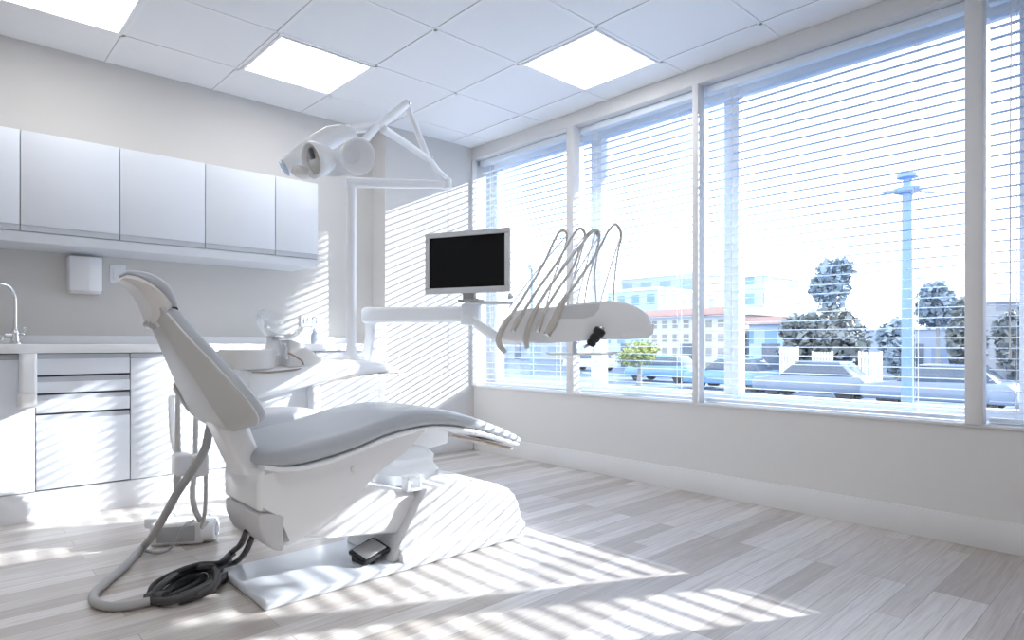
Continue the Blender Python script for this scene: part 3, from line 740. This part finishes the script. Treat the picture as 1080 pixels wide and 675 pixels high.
# ================================================================ SURGERY LAMP on its pole
PX, PY = 1.68, 3.1
lamp = thing('surgery_lamp', 'white surgery lamp on a pole with folded arm', 'lamp', (PX, PY, .80))
bm = B(); lathe(bm, [(.070, .832), (.068, .838), (.045, .852), (.030, .87), (.0255, .90), (.0255, 1.81)], (PX, PY, 0), n=28); part('pole', bm, M['plastic'], lamp)
J0 = V((2.18, 2.903, 0)); J0.z = atD(471, 193, SA * J0.x + CA * J0.y).z
e0 = V((PX, PY, 1.79))
bm = B(); loft(bm, [sring(e0.lerp(J0 + V((0, 0, -.01)), f), V((.4, .917, 0)), EZ, .026 - .006 * f, .024 - .004 * f, .030 - .008 * f, 3.5, 24) for f in (-.05, 0, .5, 1.0, 1.04)]); part('horizontal_arm', bm, M['plastic'], lamp)
bm = B(); lathe(bm, [(.024, -.035), (.027, -.03), (.027, .02), (.02, .028)], J0, n=24); part('elbow_joint', bm, M['plastic'], lamp)
J1 = V((2.009, 2.847, 0)); J1.z = atD(452, 167, SA * J1.x + CA * J1.y).z
J2 = V((1.828, 2.787, 0)); J2.z = atD(430, 110, SA * J2.x + CA * J2.y).z
J3 = V((1.624, 2.72, 0)); J3.z = atD(399, 133, SA * J3.x + CA * J3.y).z
J4 = V((1.448, 2.662, 0)); J4.z = atD(371, 137, SA * J4.x + CA * J4.y).z
bm = B(); tube(bm, [J0 + V((0, 0, .02)), J0.lerp(J1, .5), J1, J1.lerp(J2, .5), J2], [.017, .018, .018, .017, .016], 14); part('upright_arm', bm, M['plastic'], lamp)
bm = B(); tube(bm, [J2 + V((.004, 0, .006)), J2.lerp(J3, .3), J3, J3.lerp(J4, .6), J4 - V((.02, 0, 0))], [.022, .022, .021, .021, .024], 14); part('upper_arm', bm, M['plastic'], lamp)
bm = B(); tube(bm, [J1 + V((0, -.01, -.01)), J1.lerp(J3, .5) + V((0, -.008, -.005)), J3 + V((.02, -.008, -.012))], [.018, .020, .022], 14); part('brace_arm', bm, M['plastic'], lamp)
for J in (J1, J2):
    bm = B(); lathe(bm, [(.007, -.028), (.009, -.026), (.009, .026), (.007, .028)], J, V((-.35, .94, 0)), 14); part('joint_pin', bm, M['steel'], lamp)
bm = B(); tube(bm, [J3 + V((-.02, -.008, -.01)), atD(383, 150, 2.86), atD(377, 156, 2.84)], [.020, .018, .016], 12, 4); part('head_joint', bm, M['plastic'], lamp)
bm = B()
rt = V((CA, -SA, 0)); fw = V((SA, CA, 0))
# hood sweeping from the mount to the left reflector
pts = [(374, 140, 2.86, .026), (362, 140, 2.84, .040), (349, 145, 2.83, .054), (335, 154, 2.81, .058), (320, 164, 2.78, .052), (309, 171, 2.76, .045), (301, 177, 2.75, .042)]
hood_ax = (atD(301, 177, 2.75) - atD(376, 141, 2.86)).normalized(); hv = hood_ax.cross(fw).normalized(); hu = hood_ax.cross(hv).normalized()
loft(bm, [sring(atD(x, y, d), hu, hv, r * 1.1, r * .82, r * .82, 2.4, 28) for x, y, d, r in pts]); hood = part('hood', bm, M['plastic'], lamp)
bm = B(); c = atD(300.4, 177.6, 2.749); lathe(bm, [(.036, 0), (.034, .006), (.02, .010), (.005, .011)], c, (hood_ax + V((0, 0, -.15))), 28); part('side_lens', bm, M['lensblue'], hood, 'bluish side lens')
def reflector(c, ax, r, name, lens=True, deep=0):
    ax = V(ax).normalized()
    bm = B(); lathe(bm, [(.02, -.085), (r * .62, -.075), (r * .84, -.04), (r * .98, -.008), (r, .004), (r * .97, .014), (r * .88, .014), (r * .80, .004), (r * .74, -.012 - .012 * deep), (r * .5, -.024 - .034 * deep), (.005, -.03 - .036 * deep)], c, ax, 40)
    o = part(name, bm, M['plastic'], lamp)
    if lens:
        bm = B(); lathe(bm, [(r * .745, -.009), (r * .75, -.005), (r * .5, -.002), (.004, -.001)], c, ax, 36); part('lens', bm, M['lens'], o, 'dark mirrored lens')
        u = V((0, 0, 1)); w = ax.cross(u).normalized(); u2 = w.cross(ax)
        bm = B(); cc = c + ax * .002 + u2 * (.35 * r)
        box(bm, -.012, .012, -.022, .022, -.004, .006, r=.002, mtx=Matrix.Translation(cc) @ Matrix((w, u2, ax)).transposed().to_4x4()); part('bulb_mount', bm, M['lensdark'], o)
    return o
reflector(atD(331, 169, 2.64), -fw * .70 - rt * .66 + V((0, 0, -.30)), .077, 'front_reflector')
reflector(atD(377, 165, 2.69), -fw * .72 + rt * .60 + V((0, 0, -.34)), .080, 'right_reflector', lens=False, deep=1)
bm = B(); loft(bm, [sring(atD(x, y, d), rt, EZ, a, b, b, 2.4, 24) for x, y, d, a, b in ((348, 171, 2.76, .03, .03), (352, 172, 2.76, .06, .06), (365, 170, 2.77, .075, .06), (378, 166, 2.78, .05, .05))]); part('lamp_body', bm, M['plastic'], lamp)
bm = B(); loft(bm, [sring(atD(x, y, 2.70), fw, hv, a, a * .7, a * .7, 2.2, 20) for x, y, a in ((309, 183, .02), (314, 182, .045), (321, 181, .045), (327, 180, .02))]); part('lower_lobe', bm, M['plastic_warm'], lamp)

# ================================================================ DELIVERY ARM, HEAD, MONITOR, INSTRUMENTS
D0 = 2.90
da = thing('delivery_unit', 'white delivery head with tray on a swing arm in front of the window', 'dental delivery unit', (2.15, 2.0, .88))
# swing arm post and beam
pb = atY(396, 381, 3.12); 
bm = B(); loft(bm, [sring((pb.x + dx, 3.12, z), EX, EY, a, .05, .05, 4, 28) for z, a, dx in ((.822, .062, -.015), (.86, .058, -.008), (.95, .05, 0), (1.06, .05, 0), (1.10, .052, 0))]); part('arm_post', bm, M['plastic'], da)
A1 = V((pb.x - .05, 3.12, 1.075)); A2 = atD(497, 333, 3.06); A2.z = 1.062
ad = (A2 - A1).normalized(); aw = ad.cross(EZ).normalized()
bm = B(); loft(bm, [sring(A1.lerp(A2, f), aw, EZ, .045, hh, hh, 5, 28) for f, hh in ((0, .040), (.02, .046), (.5, .042), (.98, .038), (1, .032))]); part('swing_arm', bm, M['plastic'], da)
bm = B(); lathe(bm, [(.045, -.055), (.05, -.05), (.05, .045), (.045, .05)], A2, n=28); part('swing_joint', bm, M['plastic'], da)
q = [atD(500, 340, 3.04), atD(512, 348, 3.0), atD(526, 357, 2.96), atD(545, 357, 2.93)]
bm = B(); loft(bm, [sring(p, fw, EZ, .05, .028, .028, 4, 24) for p in q]); part('head_bracket', bm, M['plastic'], da)
k = FPX / 2.76
def hp(x, y): return ((x - 607) / k, EYE + (362 - y) / k)
ho = fw * 2.76 + rt * ((607 - 540) / k)
prof = [hp(*p) for p in ((524, 352), (527, 343), (533, 335), (545, 327), (560, 325), (580, 324), (610, 320), (640, 317), (658, 318), (672, 323), (684, 331), (689, 341), (687, 352), (681, 356), (640, 358), (610, 360), (580, 362), (545, 362), (530, 359))]
bm = B(); prism(bm, prof, ho, rt, EZ, fw, 0, .30, r=.016, seg=3); hd_ = part('delivery_head', bm, M['plastic'], da)
# slight end cap, belt line
bm = B(); pr = [hp(*p) for p in ((655, 351), (676, 349), (690, 341), (689, 352), (682, 357), (656, 358))]
prism(bm, pr, ho, rt, EZ, fw, -.004, .304, r=.003); part('end_cap', bm, M['plastic'], hd_)
pr = [hp(*p) for p in ((586, 336), (590, 325), (606, 322), (633, 320), (632, 326), (626, 333), (616, 336))]
bm = B(); prism(bm, pr, ho, rt, EZ, fw, -.003, .01, r=.002); part('control_recess', bm, M['bezel'], hd_, 'pale grey keypad recess')
# tray
tc_ = atD(607, 372, 2.80)
bm = B(); pr = [((x - 607) / k, y) for x, y in ((575, .012), (579, 0), (646, 0), (652, .010), (655, .014), (648, .014), (642, .006), (582, .006))]
prism(bm, pr, V((ho.x, ho.y, EYE - .052)), rt, EZ, fw, .0, .22, r=.002); tr = part('tray', bm, M['plastic'], da)
bm = B(); c = atD(606, 366, 2.88); lathe(bm, [(.010, -.035), (.012, -.03), (.012, .03), (.010, .035)], (c.x, c.y, EYE - .02), n=18); part('tray_stem', bm, M['plastic'], tr)
# black handle
bm = B(); a, b = atD(622, 364, 2.745), atD(634, 347, 2.72)
ax = (b - a); L = ax.length
lathe(bm, [(.012, 0), (.020, .004), (.021, L * .2), (.017, L * .28), (.023, L * .36), (.023, L * .55), (.018, L * .62), (.026, L * .7), (.026, L * .95), (.02, L)], a, ax, 24); hnd = part('black_handle', bm, M['rubber'], da, 'black grip knob')
bm = B(); lathe(bm, [(.010, 0), (.013, .003), (.011, .012), (.002, .014)], b + ax.normalized() * .0005, ax, 18); part('handle_cap', bm, M['chrome'], hnd)
bm = B(); tube(bm, [atD(616, 366, 2.75), atD(622, 363, 2.755), atD(628, 357, 2.77)], .007, 8); part('handle_stem', bm, M['steel'], hnd)
# monitor stand plate
bm = B(); c = atD(497, 320, 3.0)
box(bm, -.03, .20, -.05, .05, -.006, .006, r=.004, mtx=Matrix.Translation((c.x, c.y, 1.112)) @ Matrix((rt, fw, EZ)).transposed().to_4x4()); part('stand_plate', bm, M['bezel'], da)

ml, mr = atD(448, 300, 3.04), atD(537, 300, 2.86); ml.z = mr.z = 1.155
mx_ = (mr - ml).normalized(); W = (mr - ml).length; my = EZ.cross(mx_); mHt = .294
mo = thing('monitor', 'grey framed monitor with black screen on the delivery arm', 'monitor', (ml + mr) / 2)
MM = Matrix.Translation(ml) @ Matrix((mx_, my, EZ)).transposed().to_4x4()
bm = B()
bz = .024
for a in ((0, W, 0, bz + .004), (0, W, mHt - bz, mHt), (0, bz, bz + .004, mHt - bz), (W - bz, W, bz + .004, mHt - bz)):
    box(bm, a[0], a[1], 0, .022, a[2], a[3], r=.003, mtx=MM)
part('bezel', bm, M['bezel'], mo)
bm = B(); box(bm, bz - .002, W - bz + .002, .006, .02, bz, mHt - bz + .002, mtx=MM); part('screen', bm, M['screen'], mo)
bm = B(); box(bm, .015, W - .015, .018, .05, .02, mHt - .02, r=.012, mtx=MM); part('back_cover', bm, M['bezel'], mo)
bm = B(); box(bm, W / 2 - .03, W / 2 + .03, .022, .055, -.033, .06, r=.006, mtx=MM); box(bm, W / 2 - .05, W / 2 + .06, .01, .08, -.038, -.026, r=.004, mtx=MM); part('stand_foot', bm, M['greymat'], mo)
bm = B(); lathe(bm, [(.004, 0), (.010, .008), (.014, .022), (.012, .026)], MM @ V((W - .012, .03, -.004)), MM.to_3x3() @ V((.3, 0, -1)), 16); part('cable_plug', bm, M['bezel'], mo)

# five instruments: handpiece in the front rest, hose up over a whip arm and down behind
IN = [
 dict(hand=[(533, 372), (527, 364), (526, 356), (531, 345), (539, 333)], hose=[(539, 333), (556, 307), (574, 277), (584, 255), (592, 243), (598, 248), (594, 266), (583, 296), (576, 324)], tip=False),
 dict(hand=[(541, 348), (546, 338), (552, 329)], hose=[(552, 329), (566, 307), (588, 276), (602, 252), (611, 241), (617, 248), (612, 270), (603, 300), (598, 324)], tip=True),
 dict(hand=[(556, 367), (555, 356), (560, 338), (568, 321)], hose=[(568, 321), (582, 299), (600, 275), (613, 258), (627, 243), (632, 249), (628, 268), (620, 296), (616, 322)], tip=False),
 dict(hand=[(567, 349), (570, 339), (573, 330)], hose=[(573, 330), (588, 306), (604, 283), (612, 262), (620, 247), (628, 244), (631, 258), (627, 290), (629, 320)], tip=True),
 dict(hand=[(577, 353), (584, 340), (592, 322), (598, 312)], hose=[(598, 312), (614, 290), (632, 262), (642, 243), (650, 237), (655, 248), (651, 270), (648, 296), (647, 319)], tip=True),
]
lab = ['leftmost instrument, a hooked beige handpiece hanging below the edge of the delivery head', 'second instrument from the left, short grey handpiece with a slim hose', 'third instrument from the left, long beige handpiece hanging to the bottom edge of the head',
       'fourth instrument from the left, short handpiece with a tan end', 'rightmost instrument with the thickest handpiece and a bright metal tip']
for i, d in enumerate(IN):
    h = d['hand']; dep = 2.715 - .006 * i
    pts = [atD(x, y, dep + .012 * j) for j, (x, y) in enumerate(h)]
    t = thing('dental_handpiece', lab[i], 'dental instrument', pts[0], 'instruments with hoses on the delivery head')
    bm = B(); tube(bm, pts, [.0105, .013, .0135, .011, .009] if i != 4 else [.015, .018, .017, .014, .011], 12, 6); hpz = part('handpiece', bm, M['beigehose'], t)
    if d['tip']:
        ax = (pts[0] - pts[1]).normalized(); bm = B(); r = .010 if i != 4 else .014
        lathe(bm, [(r, -.012), (r * 1.15, -.01), (r * 1.15, .004), (r * .7, .007)], pts[0], ax, 18); part('metal_tip', bm, M['steel'], hpz, 'metal tip')
    n = len(d['hose'])
    hp_ = []
    for j, (x, y) in enumerate(d['hose']):
        f = j / (n - 1); hp_.append(atD(x, y, dep + .012 * (len(h) - 1) + .30 * f))
    P = smooth(hp_, 8); a_, b_ = 31, 43
    bm = B(); tube(bm, P[:a_ + 1], [.0075, .0062, .0055], 10); part('hose', bm, M['palehose'], t)
    bm = B(); tube(bm, P[a_:b_ + 1], [.0062, .0075, .0062], 10); part('hose_clip', bm, M['beigehose'], t)
    bm = B(); tube(bm, P[b_:], [.0045, .0038], 8); part('return_hose', bm, M['palehose'], t)
    # whip arm: slim rod from the back of the head up to the clip
    bot = atD(d['hose'][-1][0] - 40 + 6 * i, 326, 2.96)
    bm = B(); tube(bm, [bot, bot.lerp(hp_[5], .5) + V((0, 0, .01)), hp_[5]], .0035, 8, 4); part('whip_arm', bm, M['plastic'], t)

# ================================================================ OUTDOORS
ZG = -1.2
bm = B(); box(bm, XO, 90, -60, 90, ZG - .1, ZG); struct('ground', bm, M['asphalt'], 'pale street surface outside the windows', 'ground')

def foliage(bm, c, rx, ry, rz, n, s, rnd):
    for _ in range(n):
        while True:
            p = V((rnd.uniform(-1, 1), rnd.uniform(-1, 1), rnd.uniform(-1, 1)))
            if p.length < 1: break
        p = p * (0.55 + .45 * p.length)
        q = V(c) + V((p.x * rx, p.y * ry, p.z * rz))
        R = Matrix.Rotation(rnd.uniform(0, 6.28), 3, 'Z') @ Matrix.Rotation(rnd.uniform(0, 3.1), 3, 'X'); k = s * rnd.uniform(.6, 1.3)
        vs = [bm.verts.new(q + R @ V(v) * k) for v in ((-.5, -.3, 0), (.2, -.5, .1), (.6, .2, 0), (-.1, .5, .12))]
        bm.faces.new(vs)

def tree(px, py_base, X, crown_px, leaf, label, group, n=1400, s=.28, trunk=True, lobes=5, name='tree', cat='tree', world=None, lean=0):
    """crown_px: (x0, x1, ytop, ybot) in the view at depth plane X"""
    rnd = random.Random(hash(label) % 1000 if False else len(label) * 7 + int(X))
    if world:
        c, w, h = V(world[0]), world[1], world[2]
    else:
        x0, x1, yt, yb = crown_px
        c = atX((x0 + x1) / 2, (yt + yb) / 2, X); d = SA * c.x + CA * c.y
        w = (x1 - x0) / FPX * d / 2; h = (yb - yt) / FPX * d / 2
    t = thing(name, label, cat, (c.x, c.y + lean, ZG), group)
    bm = B()
    foliage(bm, c, w * .75, w * .75, h * .85, n // 2, s, rnd)
    for _ in range(lobes):
        a = rnd.uniform(0, 6.28); e = rnd.uniform(-.7, .75)
        foliage(bm, c + V((math.cos(a) * w * .5, math.sin(a) * w * .5, e * h * .7)), w * .48, w * .48, h * .38, n // (2 * lobes), s, rnd)
    part('foliage', bm, leaf, t)
    bm = B(); tube(bm, [(c.x, c.y + lean, ZG), (c.x + .05, c.y + lean, (ZG + c.z) / 2), (c.x, c.y, c.z + h * .4)], [.12 * max(.3, min(1.5, w)), .09 * max(.3, min(1.5, w)), .03], 8, 3)
    part('trunk', bm, M['bark'], t)
    return t
GT = 'trees and shrubs outside the windows'
tree(0, 0, 30, (822, 926, 316, 414), M['leaf'], 'wide dark green tree left of the street pole', GT, 6000, .26)
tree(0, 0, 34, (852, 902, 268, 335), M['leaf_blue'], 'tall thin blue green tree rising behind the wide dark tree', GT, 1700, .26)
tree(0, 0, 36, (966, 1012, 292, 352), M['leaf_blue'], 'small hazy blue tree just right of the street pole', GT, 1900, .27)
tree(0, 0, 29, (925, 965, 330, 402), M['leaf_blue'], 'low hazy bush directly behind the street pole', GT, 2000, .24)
tree(0, 0, 26, (648, 700, 356, 390), M['leaf_yellow'], 'bright yellow green shrub below the delivery head', GT, 1800, .13, name='shrub', cat='shrub')
tree(0, 0, 27, (1002, 1036, 305, 400), M['leaf'], 'dark bushy tree just left of the thick window post', GT, 2600, .27)
tree(0, 0, 26, (1050, 1100, 318, 408), M['leaf'], 'dark bushy tree at the right edge behind the narrow window', GT, 2600, .26)

tree(0, 0, 0, None, M['leaf'], 'tall street tree close outside the near end of the windows', GT, 5200, .20, lobes=8, world=((6.0, -.48, 3.85), 1.05, 1.66), lean=-.27)  # this and the next two: unseen, put in to cast shade indoors
tree(0, 0, 3, None, M['leaf'], 'tall slender cypress tree standing across the street beyond the near end of the windows', GT, 2600, .12, lobes=7, world=((14, -2.05, 7.3), .31, 1.2))
tree(0, 0, 1, None, M['leaf'], 'slender street tree outside between the near and the widest window', GT, 3600, .17, lobes=7, world=((8.2, .2, 4.95), .85, .98))

def building(x0, x1, yt, X, depth, m, label, roof=None, name='building', parap=.25):
    a = atX(x0, 380, X); b = atX(x1, 380, X)
    dirv = V((b.x - a.x, b.y - a.y, 0))
    dd = SA * ((a.x + b.x) / 2) + CA * ((a.y + b.y) / 2)
    zt = EYE + (362 - yt) / FPX * dd
    y0, y1 = min(a.y, b.y), max(a.y, b.y)
    t = thing(name, label, 'building', (X + depth / 2, (y0 + y1) / 2, ZG), 'buildings across the street')
    boxpart('walls', t, m, X, X + depth, y0, y1, ZG, zt)
    rm = roof or M['winframe']
    if roof is None: boxpart('roof', t, rm, X - .1, X + depth + .1, y0 - .1, y1 + .1, zt, zt + parap, r=.03)
    else:
        bm = B(); prism(bm, [(X - .5, zt), (X + depth + .5, zt), (X + depth - .3, zt + parap * 1.0), (X + .3, zt + parap * 1.0)], (0, 0, 0), EX, EZ, EY, y0 - .4, y1 + .4, r=.03); part('roof', bm, rm, t)
    boxpart('entrance', t, M['carglass'], X - .06, X + .03, (y0 + y1) / 2 - .6, (y0 + y1) / 2 + .6, ZG, ZG + 2.1, r=.02)
    return t
building(684, 772, 333, 40, 6, M['facade_white'], 'low white building with reddish flat roof left of the second window post', M['roofred'], parap=.5)
building(630, 694, 308, 46, 10, M['facade_blue'], 'pale blue office block seen above the delivery head')
building(655, 735, 292, 60, 10, M['facade_shop'], 'distant pale block seen beside the second window post')
building(776, 806, 292, 52, 8, M['facade_blue'], 'slim tall blue tower in the third window')
building(790, 838, 342, 40, 8, M['facade_blue'], 'low blue block left of the wide dark tree', M['roofred'], parap=.5)
building(500, 600, 338, 58, 10, M['facade_shop'], 'long pale building far off in the first window')
building(905, 1025, 348, 42, 6, M['facade_shop'], 'long pale low building behind the street pole')
building(1025, 1140, 318, 36, 6, M['facade_grey'], 'grey building at the right edge behind the thick window post')

# street pole
c = atX(957, 380, 20); d = SA * c.x + CA * c.y
t = thing('street_pole', 'tall pale blue street pole with flat cap in the widest window', 'pole', (c.x, c.y, ZG))
zt_ = EYE + (362 - 205) / FPX * d
bm = B(); lathe(bm, [(.17, ZG), (.15, ZG + 1), (.13, zt_)], (c.x, c.y, 0), n=16); part('shaft', bm, M['poleblue'], t)
bm = B(); lathe(bm, [(.16, zt_), (.34, zt_ + .06), (.36, zt_ + .16), (.12, zt_ + .22), (.10, zt_ + .42), (.26, zt_ + .46), (.26, zt_ + .56), (.02, zt_ + .66)], (c.x, c.y, 0), n=20); part('cap', bm, M['poleblue'], t)
bm = B(); tube(bm, [(c.x - .5, c.y + .45, zt_ + .05), (c.x, c.y, zt_ + .12), (c.x + .5, c.y - .5, zt_ + .05)], .05, 8); part('crossbar', bm, M['poleblue'], t)
c = atX(561, 380, 30); d = SA * c.x + CA * c.y; zt_ = EYE + (362 - 286) / FPX * d
t = thing('street_lamp', 'small blue street lamp behind the monitor in the first window', 'street lamp', (c.x, c.y, ZG))
bm = B(); lathe(bm, [(.13, ZG), (.10, zt_)], (c.x, c.y, 0), n=12); part('shaft', bm, M['poleblue'], t)
bm = B(); tube(bm, [(c.x, c.y, zt_), (c.x - .2, c.y - .15, zt_ + .15), (c.x - .6, c.y - .4, zt_ + .18)], [.09, .09, .16], 8, 3); part('lantern', bm, M['poleblue'], t)

# parked cars
def car(x, X, m, label, ry=0):
    c = atX(x, 395, X); t = thing('car', label, 'car', (c.x, c.y, ZG), 'cars parked in the street')
    MX = Matrix.Translation((c.x, c.y, ZG)) @ Matrix.Rotation(ry, 4, 'Z')
    low = [(-2.1, .28), (2.05, .28), (2.12, .55), (2.0, .78), (1.1, .88), (-1.9, .92), (-2.15, .7)]
    bm = B(); prism(bm, low, (0, 0, 0), EY, EZ, EX, -.85, .85, r=.08, seg=2); bmesh.ops.transform(bm, matrix=MX, verts=bm.verts); bd_ = part('body', bm, m, t)
    cab = [(-1.7, .88), (1.05, .88), (.45, 1.36), (-1.2, 1.40)]
    bm = B(); prism(bm, cab, (0, 0, 0), EY, EZ, EX, -.74, .74, r=.07); bmesh.ops.transform(bm, matrix=MX, verts=bm.verts); part('windows', bm, M['carglass'], t)
    bm = B(); box(bm, -.66, .66, -1.2, .42, 1.37, 1.44, r=.03, mtx=MX); part('roof', bm, m, t)
    for yy in (-1.35, 1.3):
        for s in (-1, 1):
            bm = B(); lathe(bm, [(.18, 0), (.31, .01), (.31, .2), (.2, .21)], MX @ V((s * .68 - .1, yy, .31)), MX.to_3x3() @ V((1, 0, 0)), 20); part('wheel', bm, M['rubber'], t)
    return t
car(700, 30, M['carblue'], 'blue parked car left of the second window post')
car(772, 27, M['carblue'], 'blue parked car right of the second window post, below the blue tower')
car(858, 25, M['carsilver'], 'silver parked car under the wide dark tree')
car(990, 24, M['carsilver'], 'silver parked car right of the street pole')
car(622, 38, M['carwhite'], 'white parked car far down the street in the second window')

# white garden fence panels in the street
for i, (x0, x1, yt, X, lb) in enumerate(((822, 842, 366, 27.0, 'narrow white gate panel under the left side of the wide tree'), (905, 930, 371, 27.0, 'white slatted fence panel left of the street pole'), (856, 878, 371, 27.5, 'white slatted fence panel in front of the wide dark tree'))):
    a, b = atX(x0, 380, X), atX(x1, 380, X); dd = SA * a.x + CA * a.y; z1 = EYE + (362 - yt) / FPX * dd
    t = thing('fence_panel', lb, 'fence', (X, (a.y + b.y) / 2, ZG), 'white fence panels in the street')
    y0, y1 = min(a.y, b.y), max(a.y, b.y); bm = B(); nn = 7
    for j in range(nn):
        yy = y0 + (y1 - y0) * (j + .5) / nn; box(bm, X - .015, X + .015, yy - (y1 - y0) / nn * .36, yy + (y1 - y0) / nn * .36, ZG + .05, z1)
    part('slats', bm, M['fencewhite'], t)
    bm = B(); box(bm, X - .04, X - .015, y0, y1, z1 - .25, z1 - .15); box(bm, X - .04, X - .015, y0, y1, ZG + .2, ZG + .3)
    part('rails', bm, M['fencewhite'], t)
    bm = B(); box(bm, X + .015, X + .07, y0, y0 + .06, ZG, z1 + .03); box(bm, X + .015, X + .07, y1 - .06, y1, ZG, z1 + .03)
    part('posts', bm, M['fencewhite'], t)

# ================================================================ LIGHT, SKY, CAMERA
sd = bpy.data.lights.new('sun', 'SUN'); sd.energy = 9.0; sd.angle = math.radians(.5); sd.color = (.96, .985, 1.0)
so = bpy.data.objects.new('sun', sd); COL.objects.link(so)
so.rotation_euler = V((-1, .52, -.45)).to_track_quat('-Z', 'Y').to_euler()
w = bpy.data.worlds.new('sky'); SC.world = w; w.use_nodes = True
nt = w.node_tree; bg = nt.nodes['Background']; L = nt.links.new
tc = nt.nodes.new('ShaderNodeTexCoord'); sp = nt.nodes.new('ShaderNodeSeparateXYZ'); L(tc.outputs['Generated'], sp.inputs[0])
rp = nt.nodes.new('ShaderNodeValToRGB'); L(sp.outputs[2], rp.inputs[0])
rp.color_ramp.elements[0].position = 0.0; rp.color_ramp.elements[0].color = (.93, .97, 1, 1)
rp.color_ramp.elements[1].position = .75; rp.color_ramp.elements[1].color = (.38, .62, 1.0, 1)
e = rp.color_ramp.elements.new(.3); e.color = (.80, .90, 1.0, 1)
nz = nt.nodes.new('ShaderNodeTexNoise'); nz.inputs['Scale'].default_value = 2.2; nz.inputs['Detail'].default_value = 5; L(tc.outputs['Generated'], nz.inputs['Vector'])
cr = nt.nodes.new('ShaderNodeValToRGB'); cr.color_ramp.elements[0].position = .42; cr.color_ramp.elements[1].position = .62; L(nz.outputs['Fac'], cr.inputs[0])
mx = nt.nodes.new('ShaderNodeMix'); mx.data_type = 'RGBA'; L(cr.outputs[0], mx.inputs[0]); L(rp.outputs[0], mx.inputs[6]); mx.inputs[7].default_value = (1, 1, 1, 1)
L(mx.outputs[2], bg.inputs[0]); bg.inputs[1].default_value = 2.2

cd = bpy.data.cameras.new('camera'); cam = bpy.data.objects.new('camera', cd); COL.objects.link(cam)
cam.location = (0, 0, EYE); cam.rotation_euler = (PI / 2, 0, -ANG)
cd.sensor_fit = 'HORIZONTAL'; cd.sensor_width = 36; cd.lens = 36 * FPX / 1080
cd.shift_y = (362 - 337.5) / 1080; cd.clip_start = .02; cd.clip_end = 300
SC.camera = cam
SC.view_settings.view_transform = 'Standard'; SC.view_settings.look = 'None'; SC.view_settings.gamma = 1; SC.view_settings.exposure = 0.76
SC.view_settings.use_curve_mapping = False
cy = SC.cycles
cy.use_denoising = True; cy.max_bounces = 12; cy.diffuse_bounces = 8; cy.transparent_max_bounces = 16; cy.sample_clamp_indirect = 8
cy.caustics_reflective = False; cy.caustics_refractive = False
